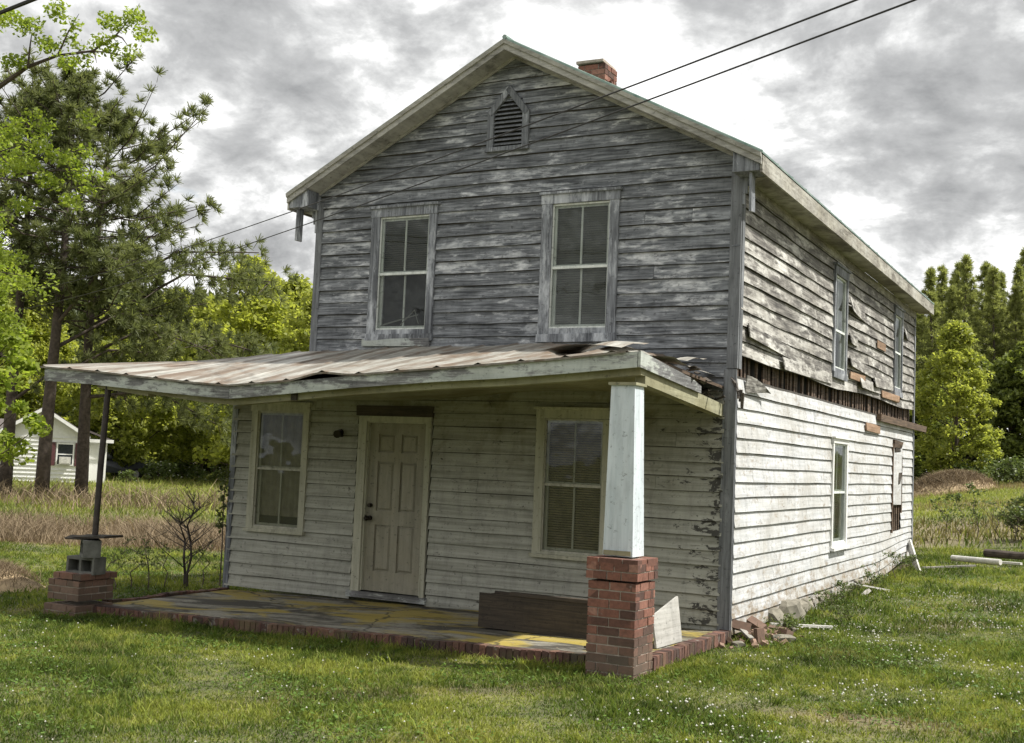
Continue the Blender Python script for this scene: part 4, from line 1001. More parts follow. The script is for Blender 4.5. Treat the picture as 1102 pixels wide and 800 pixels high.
# ---- grass blades
def view_points(n, d0, d1, spread=.80):
    """random points on the ground between two distances from the viewpoint, denser nearby"""
    d = np.sqrt(RNG.uniform(d0*d0, d1*d1, n)); lat = RNG.uniform(-spread, spread, n)*d
    x = CAM[0]+FWD[0]/cp*d+RT0[0]*lat; y = CAM[1]+FWD[1]/cp*d+RT0[1]*lat
    return x, y, d
def keep(x, y):
    ins = (x > -1.2) & (x < W+.02) & (y > -2.38) & (y < D)
    ins |= (x > 5.12) & (x < 5.62) & (y > -2.72) & (y < -2.2)
    ins |= (x > -1.5) & (x < -.96) & (y > -2.66) & (y < -2.1)
    return ~ins
def blades(x, y, h, w, seg_lean=.5):
    n = len(x); z = ground(x, y)
    th = RNG.uniform(0, 2*PI, n); ph = RNG.uniform(0, 2*PI, n); ln = RNG.uniform(.1, seg_lean, n)*h*1.3
    base = np.stack([x, y, z-.01], -1); wd = np.stack([np.cos(th), np.sin(th), np.zeros(n)], -1)*(w/2)[:, None]
    ld = np.stack([np.cos(ph), np.sin(ph), np.zeros(n)], -1)
    mid = base+ld*(ln*.35)[:, None]+np.array([0, 0, 1])*(h*.6)[:, None]; tip = base+ld*ln[:, None]+np.array([0, 0, 1])*h[:, None]
    q = np.empty((n, 4, 3)); q[:, 0] = base-wd; q[:, 1] = base+wd; q[:, 2] = mid+wd*.8; q[:, 3] = mid-wd*.8
    t = np.empty((n, 4, 3)); t[:, 0] = mid-wd*.8; t[:, 1] = mid+wd*.8; t[:, 2] = tip+wd*.12; t[:, 3] = tip-wd*.12
    return np.concatenate([q, t], 1).reshape(-1, 3)
def wavy(x, y): return .5+.25*np.sin(x*2.3+1.9*np.sin(y*1.7))+.25*np.sin(y*3.1+1.6*np.sin(x*2.1+.5))
def grass(name, n, d0, d1, h0, h1, w0, w1, label):
    x, y, d = view_points(n, d0, d1); k = keep(x, y); x, y, d = x[k], y[k], d[k]
    dr = dry(x, y); f = wavy(x, y); hh = RNG.uniform(h0, h1, len(x))*(.55+.8*f)*(1+RNG.random(len(x))**6*1.3)
    bare = np.exp(-(((x-7.6)/.8)**2+((y+3.3)/.25)**2)); kk = RNG.random(len(x)) > bare*.9; x, y, d, dr, hh = x[kk], y[kk], d[kk], dr[kk], hh[kk]
    # taller fringe along the porch and the walls
    near = np.minimum(np.abs(y+2.5)+np.maximum(0, np.maximum(-1-x, x-5.6)), np.abs(x-5.75)+np.maximum(0, -y)); hh = hh*(1+.7*np.exp(-(near/.18)**2))
    v = blades(x, y, hh, RNG.uniform(w0, w1, len(x)), .75)
    r = np.repeat(RNG.random(len(x)), 2); o = npmesh(name, v, 4, M_grass, r, extra={'dry': np.repeat(dr*(RNG.random(len(x)) < dr+.2), 2), 'far_lit': np.repeat(far_lit(x, y), 2)})
    tag(o, label, 'grass', kind='stuff'); return o
def tufts():
    x, y, d = view_points(5200, 6.3, 22); f = wavy(x*1.4+5, y*1.4); k = keep(x, y) & (f > .52); x, y = x[k], y[k]
    n = RNG.integers(8, 26, len(x)); X = np.repeat(x, n)+RNG.normal(0, .035, n.sum()); Y = np.repeat(y, n)+RNG.normal(0, .035, n.sum()); H = np.repeat(RNG.uniform(.045, .115, len(x)), n)*RNG.uniform(.5, 1.1, n.sum())
    v = blades(X, Y, H, RNG.uniform(.007, .014, len(X)), 1.2); R = np.clip(np.repeat(RNG.random(len(x)), n)*.8+RNG.random(n.sum())*.2, 0, 1)
    tag(npmesh('grass_tuft', v, 4, M_grass, np.repeat(R, 2), extra={'dry': np.zeros(len(X)*2)}), 'longer grass tufts standing out of the short lawn', 'grass', kind='stuff')
    # broad low clover and plantain leaves
    x, y, d = view_points(60000, 6.3, 20); f = wavy(x*.9+2, y*.9+1); k = keep(x, y) & (RNG.random(len(x)) < smooth(.45, .8, f)); x, y = x[k], y[k]; c = np.stack([x, y, ground(x, y)+RNG.uniform(.01, .045, len(x))], -1)
    V = leaves(c, .02, 2, .016, .8, 1.2); tag(npmesh('clover_leaf', V, 4, L_clover, RNG.random(len(V)//4)), 'low clover leaves covering parts of the lawn', 'clover', kind='stuff')
grass('lawn_grass', 520000, 6.3, 13.5, .015, .042, .006, .012, 'short green lawn grass in front of the porch')
grass('lawn_grass', 300000, 13.5, 26, .02, .06, .010, .02, 'green grass beside and behind the house')
grass('field_grass', 260000, 26, 90, .07, .20, .02, .045, 'rough grass of the fields before the woods')

tufts()
# clover flowers
def flowers(n, fx0, fx1, fy0, fy1, size, label):
    x = RNG.uniform(fx0, fx1, n); y = RNG.uniform(fy0, fy1, n); f = wavy(x*.8+3, y*.8); k = (RNG.random(n) < f*f) & keep(x, y); x, y = x[k], y[k]
    z = ground(x, y)+RNG.uniform(.025, .06, len(x)); s = RNG.uniform(.6, 1.2, len(x))*size
    P = np.stack([x, y, z], -1); D6 = np.array([[1, 0, 0], [0, 1, 0], [-1, 0, 0], [0, -1, 0], [0, 0, 1], [0, 0, -1]], float)
    T = [(0, 1, 4), (1, 2, 4), (2, 3, 4), (3, 0, 4), (1, 0, 5), (2, 1, 5), (3, 2, 5), (0, 3, 5)]
    V = np.stack([np.stack([P+D6[i]*s[:, None] for i in t], 1) for t in T], 1).reshape(-1, 3)
    o = npmesh('clover_flower', V, 3, M_clover, np.repeat(RNG.random(len(x)), 8)); tag(o, label, 'clover', kind='stuff')
M_clover = plain('clover_mat', (.46, .46, .39), .8, var=.15)
flowers(5200, 5.9, 13, -5.5, 6, .0105, 'white clover flowers scattered in the grass right of the house')
flowers(500, -2, 6, -7, -2.6, .009, 'few white clover flowers in the lawn before the porch')

# tall dry weeds on the left and right fields
def weeds(name, n, cond, h0, h1, w, mat, label, d0, d1, dryv=1.0):
    x, y, d = view_points(n, d0, d1, .66); k = cond(x, y) & keep(x, y); x, y = x[k], y[k]
    f = wavy(x*.6, y*.6); hh = RNG.uniform(h0, h1, len(x))*(.5+.7*f)
    v = blades(x, y, hh, np.full(len(x), w), 1.3); o = npmesh(name, v, 4, mat, np.repeat(RNG.random(len(x)), 2)); tag(o, label, 'weeds', kind='stuff')
LAT = lambda x, y: (x-CAM[0])*RT0[0]+(y-CAM[1])*RT0[1]
weeds('dry_weeds', 70000, lambda x, y: (dry(x, y) > .5) & (LAT(x, y) < -2), .22, .52, .014, L_dry, 'brown dry brush standing behind the porch on the left field', 23, 34)
weeds('dry_weeds', 26000, lambda x, y: (dry(x, y) > .4) & (LAT(x, y) >= -2) & (RNG.random(len(x)) < .30), .05, .15, .013, L_dry, 'brown dry weeds on the field right of the house', 24, 48)
weeds('dry_weeds', 14000, lambda x, y: (dry(x, y) > .2) & (LAT(x, y) < -2), .3, .9, .03, L_dry, 'dry weeds before the white neighbouring house', 36, 50)

# straw heap at the far left and the mound on the right field
def heap(cx, cy, r, h, n, name, label, cat, bl=.25, w=.012):
    m = MB(); k = 18; rings = 6
    root = empty(name, (cx, cy, G(cx, cy)), label, cat)
    V = []
    for i in range(rings+1):
        for j in range(k):
            a = 2*PI*j/k; rr = r*i/rings; hh = h*(1-(i/rings)**2)*(1+.25*noise.noise(Vector((math.cos(a)*2, math.sin(a)*2, i*.5)))); V.append((cx+rr*math.cos(a)*1.3, cy+rr*math.sin(a), G(cx+rr*math.cos(a)*1.3, cy+rr*math.sin(a))-.03+hh))
    for i in range(rings):
        for j in range(k): m.poly([V[i*k+j], V[i*k+(j+1) % k], V[(i+1)*k+(j+1) % k], V[(i+1)*k+j]], random.random())
    m.build('mound', M_strawsoil, root, True)
    x = RNG.normal(cx, r*.5, n); y = RNG.normal(cy, r*.4, n); rr = np.hypot((x-cx)/1.3, y-cy)/r; kk = rr < 1; x, y, rr = x[kk], y[kk], rr[kk]
    v = blades(x, y, RNG.uniform(.3, 1, len(x))*bl, np.full(len(x), w), 1.6).reshape(-1, 8, 3); v[:, :, 2] += (h*(1-rr**2))[:, None]
    v[:, :, :] -= np.array([cx, cy, G(cx, cy)]); npmesh('straw', v.reshape(-1, 3), 4, L_dry, np.repeat(RNG.random(len(x)), 2), root)
M_strawsoil = plain('straw_soil_mat', (.36, .27, .16), .95, 0, .35, 6)
x, y = at(-14, 16.0); heap(x, y, .8, .30, 3500, 'straw_heap', 'low heap of dry straw at the left edge of the lawn', 'straw heap', .14, .008)
x, y = at(1020, 66); heap(x, y, 2.1, .95, 5000, 'brush_mound', 'brown mound of dry brush before the wood on the right', 'mound', .4, .04)
# fallen white pipe-like log and brush on the right
x, y = at(1026, 22.2); x2, y2 = at(1078, 21.4)
lg = MB(); lg.tube([(x, y, G(x, y)+.12), (x2, y2, G(x2, y2)+.12)], .055, 12); tag(lg.build('fallen_log', M_palew), 'pale bare log lying on the grass right of the house', 'log')
x, y = at(1062, 22.8); x2, y2 = at(1140, 21.5); lg = MB(); lg.tube([(x, y, G(x, y)+.16), ((x+x2)/2, (y+y2)/2, .55), (x2, y2, G(x2, y2)+.3)], [.08, .07, .05], 10); tag(lg.build('fallen_log', M_bark), 'dark rotten log behind the pale log at the right edge', 'log')

# ================================================================== plants and trees
def needles(cent, dirs, n, length, w):
    """tufts of thin blades fanning out of every centre"""
    m = len(cent); c = np.repeat(np.asarray(cent), n, 0); dd = np.repeat(np.asarray(dirs), n, 0)
    d = RNG.normal(size=(m*n, 3)); d /= np.linalg.norm(d, axis=1)[:, None]; d = d+dd*.7; d[:, 2] += .25; d /= np.linalg.norm(d, axis=1)[:, None]
    L = RNG.uniform(.6, 1.1, m*n)*length; s = RNG.normal(size=(m*n, 3)); s = np.cross(s, d); s /= np.linalg.norm(s, axis=1)[:, None]; s *= w/2
    st_ = c+d*(L*.1)[:, None]; tip = c+d*L[:, None]
    return np.stack([st_-s, st_+s, tip+s*.5, tip-s*.5], 1).reshape(-1, 3)

def broad_tree(name, loc, h, r, nclump, nleaf, size, mat, label, cat='tree', group=None, trunk_r=.18, bottom=.25, seed=1, bark=None, squash=.75, clr=None):
    root = empty(name, loc, label, cat, group); rs = random.Random(seed); tr = MB()
    lean = (rs.uniform(-.3, .3), rs.uniform(-.3, .3))
    T = [(lean[0]*k/6*r*.3, lean[1]*k/6*r*.3, h*.85*k/6) for k in range(7)]; tr.tube(T, [trunk_r*(1-.13*k) for k in range(7)], 8)
    C = []; Rr = []
    for k in range(nclump):
        u = rs.random(); zc = h*(bottom+(1-bottom)*u); prof = math.sin(PI*min(1, (u*.86+.14)))**.6*r*(1-.25*u)
        a = rs.uniform(0, 2*PI); rad = prof*(rs.random()**.4)*(.8+.35*noise.noise(Vector((math.cos(a)*1.5, math.sin(a)*1.5, u*3+seed))))
        p = (math.cos(a)*rad+lean[0]*u*r*.3, math.sin(a)*rad+lean[1]*u*r*.3, zc)
        C.append(p); Rr.append((clr or r*.24)*rs.uniform(.55, 1.25))
        if k % 3 == 0:
            t = min(.8, max(.1, (zc-rad*.7)/h)); s0 = Vector((lean[0]*t*r*.3, lean[1]*t*r*.3, t*h)); e = Vector(p); mm = (s0+e)/2+Vector((0, 0, -.05*r)); tr.tube([s0, mm, e], [trunk_r*.35*(1-t*.5), trunk_r*.22, trunk_r*.07], 5, caps=False)
    tr.v = [(a+loc[0], b+loc[1], c+loc[2]) for a, b, c in tr.v]
    tr.build('trunk', bark or M_bark, root, True)
    V = leaves(C, Rr, nleaf, size, squash=squash); npmesh('crown', V, 4, mat, RNG.random(len(V)//4), root)
    return root
def pine_tree(name, loc, h, r, mat, label, group=None, trunk_r=.25, crown_from=.3, nl=60, tufts=9, nn=16, length=.3, w=.03, seed=1, low=None, cat='pine tree', lean=(0, 0), cone=False):
    root = empty(name, loc, label, cat, group); rs = random.Random(seed); tr = MB(); n = 10
    def tp(t): return Vector((lean[0]*t+.12*math.sin(t*5+seed)*min(1, h/10), lean[1]*t+.1*math.sin(t*4+seed*2), h*t))
    tr.tube([tp(k/n) for k in range(n+1)], [trunk_r*(1-.88*k/n)+.01 for k in range(n+1)], 9)
    C = []; Dd = []
    for k in range(nl):
        t = crown_from+(1-crown_from)*((k+rs.random())/nl); a = k*2.4+rs.uniform(-.5, .5)
        L = r*(math.sin(PI*min(1., .12+.88*(t-crown_from)/(1-crown_from)))**.7*.9+.12)*rs.uniform(.55, 1.15)
        if t > .93: L *= .6
        if cone: L = r*((1-(t-crown_from)/(1-crown_from))**.9*.95+.04)*rs.uniform(.3, 1.3)
        s0 = tp(t); rise = rs.uniform(-.05, .35)+(.35 if t > .75 else 0); d = Vector((math.cos(a), math.sin(a), rise)).normalized()
        e = s0+d*L+Vector((0, 0, .1*L)); mid = s0+d*L*.5+Vector((0, 0, -.06*L))
        tr.tube([s0, mid, e], [max(.015, trunk_r*.22*(1-t*.6)), trunk_r*.12, .01], 5, caps=False)
        for q in range(tufts):
            f = rs.uniform(.3, 1.03); base = s0.lerp(mid, f*2) if f < .5 else mid.lerp(e, (f-.5)*2)
            side = Vector((-d.y, d.x, 0))*rs.uniform(-1, 1)*L*.30*(1.15-f)+Vector((0, 0, rs.uniform(-.08, .2)*L*.35))
            c = base+side; C.append(tuple(c)); Dd.append(tuple((d+side.normalized()*.4).normalized()))
            if q % 4 == 0: tr.tube([base, c], [.012, .006], 3, caps=False)
    if low:
        for (a, z0, L, dz) in low:
            s0 = Vector((tp(z0/h).x, tp(z0/h).y, z0)); e = s0+Vector((math.cos(a)*L, math.sin(a)*L, dz)); mid = (s0+e)/2+Vector((0, 0, .16*L)); tr.tube([s0, mid, e], [trunk_r*.3, trunk_r*.18, .02], 6, caps=False)
            for q in range(int(60*L/5)):
                f = rs.uniform(.25, 1.05); base = s0.lerp(mid, f*2) if f < .5 else mid.lerp(e, (f-.5)*2)
                side = Vector((-math.sin(a), math.cos(a), 0))*rs.uniform(-1, 1)*L*.22+Vector((0, 0, rs.uniform(-.12, .08)*L))
                C.append(tuple(base+side)); Dd.append((math.cos(a), math.sin(a), 0))
                if q % 3 == 0: tr.tube([base, base+side], [.02, .008], 3, caps=False)
    tr.v = [(a+loc[0], b+loc[1], c+loc[2]) for a, b, c in tr.v]
    tr.build('trunk', M_bark, root, True)
    if cone:
        for q in range(8): p = tp(1)+Vector((0, 0, -.12*q+.1)); C.append(tuple(p)); Dd.append((0, 0, 1))
    V = needles(C, Dd, nn, length, w); npmesh('crown', V, 4, mat, np.repeat(RNG.random(len(C)), nn)*.6+RNG.random(len(V)//4)*.4, root)
    return root
def place(px, d, dz=0): x, y = at(px, d); return (x, y, G(x, y)-.05+dz)

# three big pines on the left
va_ = math.atan2(RT0[1], RT0[0])      # azimuth pointing to the right of the view
pine_tree('pine_tree', place(8, 45), 15.5, 4.2, L_pine, 'leftmost big pine with its trunk at the edge of the view', 'big pines before the white house', .25, .50, 56, 14, 40, .34, .034, 3, low=[(va_, 3.6, 3.2, 1.6), (va_+2.6, 5, 3.5, .8)])
pine_tree('pine_tree', place(51, 43.5), 16.0, 4.6, L_pine, 'big pine with a low forked limb between two other pines', 'big pines before the white house', .26, .46, 60, 14, 40, .34, .034, 5, low=[(va_+.1, 4.4, 4.0, 1.2), (va_-.6, 6.5, 4.6, 2.2), (va_+.5, 5.6, 4.5, 1.6)])
pine_tree('pine_tree', place(88, 45), 14.8, 6.0, L_pine, 'big pine with long drooping limbs reaching over the porch roof', 'big pines before the white house', .25, .42, 66, 14, 40, .34, .034, 8, low=[(va_, 5.2, 7.0, .6), (va_-.15, 6.6, 7.4, 1.9), (va_+.3, 4.4, 5.8, -.3), (va_-.5, 5.5, 6.0, .2), (va_+.05, 3.9, 5.2, -.9), (va_+.2, 7.6, 6.2, 2.4)], lean=(.1, .1))
# pale green broadleaf reaching in at the top left, trunk out of the picture
bt_ = broad_tree('maple_tree', place(-104, 30), 15.5, 4.0, 150, 190, .07, L_bright, 'bright yellow-green broadleaf tree filling the upper left corner', group=None, trunk_r=.25, bottom=.30, seed=4, clr=.62)
# reaching branch over the sky
def at3(px, py, d):
    r = RT*((px-551)/FPX)+UP*((400-py)/FPX)+FWD; return Vector(tuple(CAM+r*d))
bb = MB(); cl_ = []
pts = [(-60, 130, 30), (-10, 100, 29), (30, 72, 28.5), (62, 60, 28.3), (100, 55, 28), (125, 38, 28), (145, 14, 28), (150, 4, 28)]
P3 = [at3(*p) for p in pts]; bb.tube(P3, [.10, .075, .05, .035, .028, .022, .014, .006], 6)
for s_, e_ in (((62, 60), (85, 15)), ((100, 55), (104, 68)), ((30, 72), (35, 30)), ((85, 56), (140, 62)), ((-20, 150), (20, 190)), ((125, 38), (138, 50)), ((-60, 190), (40, 150)), ((-20, 190), (60, 205)), ((20, 188), (100, 185)), ((-40, 240), (22, 225)), ((60, 172), (96, 160)), ((-50, 290), (30, 298)), ((-30, 150), (45, 128))):
    bb.cut(); bb.tube([at3(*s_, 28.3), at3((s_[0]+e_[0])/2, (s_[1]+e_[1])/2-3, 28.2), at3(*e_, 28.1)], [.03, .018, .005], 5)
for (a, b, r_, k) in ((122, 26, .42, 3), (146, 12, .36, 3), (150, 38, .25, 2), (108, 50, .34, 3), (96, 62, .25, 2), (78, 40, .25, 1), (136, 52, .28, 2), (70, 66, .35, 2), (85, 28, .2, 1), (48, 50, .45, 3), (30, 30, .5, 3), (20, 60, .5, 3), (60, 14, .4, 2), (10, 14, .5, 3), (40, 150, .4, 3), (62, 172, .4, 3), (85, 182, .35, 3), (104, 196, .3, 2), (50, 200, .4, 3), (28, 178, .5, 3), (75, 215, .35, 2), (22, 225, .45, 3), (45, 128, .35, 2), (96, 160, .25, 1), (12, 285, .4, 2), (30, 300, .3, 1), (14, 140, .5, 3), (88, 120, .25, 1)):
    for q in range(k): cl_.append(tuple(at3(a+random.uniform(-9, 9), b+random.uniform(-8, 8), 28.2+random.uniform(-.5, .5))))
bt_loc = Vector(bt_.location)
bb.build('branch', M_bark, bt_)
V = leaves(cl_, .30, 70, .065) - np.array(bt_loc); npmesh('leaf_cluster', V, 4, L_bright, RNG.random(len(V)//4), bt_)
broad_tree('understory_tree', place(-30, 38), 7.5, 2.6, 60, 90, .13, L_bright, 'low bright bushy tree behind the first pine trunk at the left edge', group=None, trunk_r=.1, bottom=.2, seed=14, clr=.5)

# broadleaf trees beyond, on the left
pro = [broad_tree('broadleaf_tree', place(262, 66), 12.6, 4.4, 190, 130, .17, L_lime, 'x', seed=21, bottom=.12, clr=.8),
       broad_tree('broadleaf_tree', place(310, 70), 12.2, 4.2, 190, 130, .17, L_mid, 'x', seed=22, bottom=.12, clr=.75),
       broad_tree('broadleaf_tree', place(215, 74), 11.5, 4.6, 190, 130, .18, L_mid, 'x', seed=23, bottom=.12, clr=.8),
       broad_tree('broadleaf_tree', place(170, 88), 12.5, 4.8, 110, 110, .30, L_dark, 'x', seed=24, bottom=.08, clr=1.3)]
GL = 'broadleaf trees at the wood edge left of the house'
for o, l in zip(pro, ('brightest yellow-green broadleaf tree left of the upper storey', 'green broadleaf tree touching the left edge of the upper storey', 'mid-green broadleaf tree behind the drooping pine limbs', 'x')): tag(o, l, 'tree', GL)
tag(pro[3], 'shaded tree in the dark wood behind the porch post', 'tree', 'dark trees of the left wood'); pro[3].name = 'forest_tree'
def cp(o, px, d, s, rz_, label, group, name=None, sz=None):
    c = copy_tree(o); c.location = place(px, d); c.scale = (s, s, sz or s); c.rotation_euler = (0, 0, rz_); tag(c, label, None, group)
    if name: c.name = name
    return c
cp(pro[1], 345, 62, .93, 1.3, 'broadleaf tree half hidden behind the upper storey, seen at its left edge', GL)
cp(pro[0], 285, 78, 1.05, 2.2, 'pale green treetop between the two nearest bright trees', GL)
cp(pro[2], 135, 70, .9, 3.1, 'green tree behind the white neighbouring house roof', GL)
cp(pro[0], 25, 72, .9, 4.0, 'yellow-green tree seen between the pine trunks above the white house', GL)
cp(pro[2], -40, 70, 1.0, 5., 'green tree beyond the left edge behind the white house', GL)
cp(pro[0], 185, 82, 1.0, .7, 'bright treetop showing through the drooping pine limbs', GL)
DW = 'dark trees of the left wood'
i = 0
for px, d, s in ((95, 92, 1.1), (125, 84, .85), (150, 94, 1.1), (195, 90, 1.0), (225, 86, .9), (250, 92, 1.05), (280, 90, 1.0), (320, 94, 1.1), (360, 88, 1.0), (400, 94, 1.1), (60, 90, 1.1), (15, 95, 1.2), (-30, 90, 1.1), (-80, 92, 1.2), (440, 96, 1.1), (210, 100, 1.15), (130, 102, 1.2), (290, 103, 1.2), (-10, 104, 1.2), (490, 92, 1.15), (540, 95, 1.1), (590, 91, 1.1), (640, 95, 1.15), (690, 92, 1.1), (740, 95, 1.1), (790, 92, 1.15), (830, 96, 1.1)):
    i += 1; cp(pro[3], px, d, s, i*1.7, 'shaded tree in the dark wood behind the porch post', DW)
for k, (a, d) in enumerate(((-1.1, 30), (-.8, 34), (-.5, 31), (-.2, 36), (.1, 33), (.4, 36), (.75, 32), (1.05, 36))):
    x = CAM[0]-FWD[0]*d+RT0[0]*a*d; y = CAM[1]-FWD[1]*d+RT0[1]*a*d
    c = copy_tree(pro[3]); c.location = (x, y, G(x, y)-.05); c.rotation_euler = (0, 0, k*1.1); c.scale = (.85, .85, .85); tag(c, 'tree across the road facing the porch, mirrored in the panes', None, 'trees across from the house'); c.name = 'roadside_tree'
# bare pale trunks at the wood edge, left
t0 = None
for i, (px, d) in enumerate(((212, 80), (150, 82), (166, 84), (232, 81))):
    if t0 is None:
        t0 = empty('dead_tree', place(px, d), 'slim bare pale trunk at the edge of the dark wood', 'dead tree', 'bare trunks at the edge of the left wood'); m = MB(); L = t0.location
        m.tube([(L.x, L.y, L.z), (L.x+.1, L.y, L.z+3), (L.x+.05, L.y, L.z+6.5)], [.13, .10, .05], 8); m.tube([(L.x+.07, L.y, L.z+3.6), (L.x+.8, L.y, L.z+4.8)], [.04, .015], 5); m.build('trunk', M_twig, t0)
    else: c = copy_tree(t0); c.location = place(px, d); c.rotation_euler = (0, 0, i*2.)

# right hand wood of pines
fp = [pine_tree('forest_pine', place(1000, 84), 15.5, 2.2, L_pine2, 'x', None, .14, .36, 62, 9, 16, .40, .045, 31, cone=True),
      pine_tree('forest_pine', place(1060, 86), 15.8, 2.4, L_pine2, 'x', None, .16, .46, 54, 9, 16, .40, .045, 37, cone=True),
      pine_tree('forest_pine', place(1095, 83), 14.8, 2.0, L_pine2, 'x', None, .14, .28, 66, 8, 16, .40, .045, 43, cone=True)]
GP = 'tall pines of the wood beyond the right field'; LP_ = 'tall slender pine standing in the wood beyond the right field'
for o in fp: tag(o, LP_, 'pine tree', GP)
i = 0
for row, (d, dz) in enumerate(((82, 0), (86, .3), (91, .4), (97, .5), (104, .5))):
    for px in range(845+row*7, 1290, 24):
        i += 1; rs = random.Random(i*7+row)
        c = copy_tree(fp[i % 3]); q = px+rs.uniform(-9, 9); c.location = place(q, d+rs.uniform(-2, 2)); s = rs.uniform(.84, 1.03)*(1.0 if q < 1040 else 1.0); c.scale = (s, s, s*(1.0+.02*row)); c.rotation_euler = (0, 0, rs.uniform(0, 6))
# shrubby trees in front of the pines, right
GB = 'broadleaf trees before the right pine wood'
r1 = broad_tree('bright_tree', place(1030, 70), 9.9, 3.0, 230, 95, .13, L_mid, 'bright yellow-green round-topped tree before the tall pines on the right', group=GB, seed=51, bottom=.1, clr=.55, trunk_r=.14)
r2 = broad_tree('understory_tree', place(1085, 77), 8.2, 2.9, 150, 90, .17, L_broad, 'leafy low tree right of the bright tree', group=GB, seed=52, bottom=.06, clr=.6, trunk_r=.12)
for px, d, s, l in ((1000, 78, .9, 'low green tree at the right edge of the house, left of the bright tree'), (1055, 79, 1.0, 'low green tree directly behind the bright tree'), (1110, 76, 1.05, 'low green tree at the right edge of the view'), (965, 78, .9, 'low green tree hidden behind the house beside the right wood'), (1150, 78, 1.1, 'low green tree beyond the right edge of the view')):
    cp(r2, px, d, s, px*.1, l, GB)
# white-flowering brush, left and right field edges
def brush(px, d, w, h, n, mat, name, label, size=.12, flower=0, cat='bush'):
    x, y = at(px, d); z = G(x, y); root = empty(name, (x, y, z), label, cat); m = MB()
    C = []
    for k in range(n):
        a = random.uniform(0, 2*PI); rr = w*random.random()**.5; e = Vector((x+math.cos(a)*rr, y+math.sin(a)*rr*.6, z+h*random.uniform(.3, 1)*(1-.4*(rr/w)**2))); m.tube([(x+math.cos(a)*rr*.5, y+math.sin(a)*rr*.3, z-.03), e], [.012, .004], 4, caps=False); C.append(tuple(e-Vector((x, y, z))))
    m.build('stem', M_twig, root); V = leaves(C, w*.28, 26, size); npmesh('foliage', V, 4, mat, RNG.random(len(V)//4), root)
    if flower:
        V = leaves(C, w*.32, flower, size*.55, .9, 1.); npmesh('flower', V, 4, M_clover, RNG.random(len(V)//4), root)['kind'] = 'stuff'
brush(1070, 68, 2.0, 1.6, 40, L_weed, 'flowering_bush', 'white-flowering bush at the wood edge right of the brown mound', .13, 3)
brush(1045, 70, 1.5, 1.1, 26, L_weed, 'flowering_bush', 'small white-flowering bush just behind the brown mound', .12, 3)
brush(1105, 67, 1.8, 1.5, 30, L_weed, 'flowering_bush', 'white-flowering bush at the right edge of the view', .13, 3)
brush(172, 68, 1.3, 1.3, 30, L_weed, 'flowering_bush', 'pale flowering bush left of the clearing behind the porch', .12, 5)
brush(202, 72, 1.3, 1.2, 26, L_weed, 'flowering_bush', 'pale flowering bush before the bare trunk in the dark wood', .12, 4)
brush(140, 62, .7, .8, 16, L_weed, 'garden_shrub', 'low shrub beside the parked car', .08, 1)
brush(232, 70, 1.1, .9, 16, L_weed, 'flowering_bush', 'pale flowering bush nearest the porch wall corner', .1, 4)

# saplings and weeds close to the house
def sapling(loc, h, nb, spread, name, label, leafn=0, mat=None, seed=1, r0=.02, lsize=.04, cat='shrub', bark=None):
    root = empty(name, loc, label, cat); rs = random.Random(seed); m = MB(); C = []
    L = Vector(loc)
    for s in range(1 if nb < 20 else 2):
        T = [L+Vector((rs.uniform(-.04, .04)*k+s*.05, rs.uniform(-.04, .04)*k, h*.95*k/6)) for k in range(7)]; m.tube(T, [r0*(1-.14*k)+.002 for k in range(7)], 6)
        for b in range(nb):
            t = rs.uniform(.15, .95); k = min(5, int(t*6)); p = T[k].lerp(T[k+1], t*6-k); a = rs.uniform(0, 2*PI); l = spread*(1.1-t)*rs.uniform(.5, 1.1)
            e = p+Vector((math.cos(a)*l, math.sin(a)*l, l*rs.uniform(.4, 1.0))); mid = (p+e)/2+Vector((0, 0, -.04*l)); m.tube([p, mid, e], [r0*.4, r0*.25, .0025], 4, caps=False)
            for q in range(4):
                f = rs.uniform(.3, 1); bp_ = p.lerp(e, f); e2 = bp_+Vector((rs.uniform(-1, 1), rs.uniform(-1, 1), rs.uniform(0, 1)))*l*.35; m.tube([bp_, e2], [r0*.16, .0018], 3, caps=False); C.append(tuple(e2-L))
            C.append(tuple(e-L))
    m.build('stem', bark or M_twig, root)
    if leafn and C: V = leaves(C, lsize*2.2, leafn, lsize); npmesh('foliage', V, 4, mat, RNG.random(len(V)//4), root)
    return root
def gp(x, y): return (x, y, G(x, y)-.02)
x, y = at(207, 16.4)
sapling(gp(x, y), 1.42, 22, .95, 'bare_sapling', 'bare twiggy sapling standing in the grass beside the left porch corner', 0, None, 3, .019, bark=plain('dark_twig_mat', (.05, .04, .035), .9))
SG = [(150, 16.1, .75, 10, 'thin leafy weed stalks behind the porch floor, nearest the left pier'), (168, 16.0, .85, 10, 'thin leafy weed stalks midway between left pier and bare sapling'), (185, 16.3, .7, 9, 'thin leafy weed stalks just left of the bare sapling'), (132, 15.8, .6, 8, 'short weed stalks close beside the concrete blocks'), (226, 16.9, .7, 8, 'weed stalks between the bare sapling and the house corner')]
for i, (px, d, h, nb, l) in enumerate(SG):
    x, y = at(px, d); sapling(gp(x, y), h, nb, .42, 'weed_stalk', l, 2, L_weed, 60+i, .008, .022, 'weed')
# vine on the left corner
vn = MB(); z = 1.0
ve_ = empty('vine', (-1.24, -.04, .2), 'small leafy vine clinging to the left corner of the porch wall', 'vine')
vn.tube([(-1.26, -.05, .15), (-1.25, -.06, .7), (-1.27, -.06, 1.2), (-1.26, -.05, 1.75)], [.012, .01, .008, .004], 5); vn.build('stem', M_twig, ve_)
C = [(-.03+random.uniform(-.06, .03), -.03, .9+.045*k-.2) for k in range(18)]; V = leaves(C, .07, 8, .035); npmesh('foliage', V, 4, L_dark, RNG.random(len(V)//4), ve_)
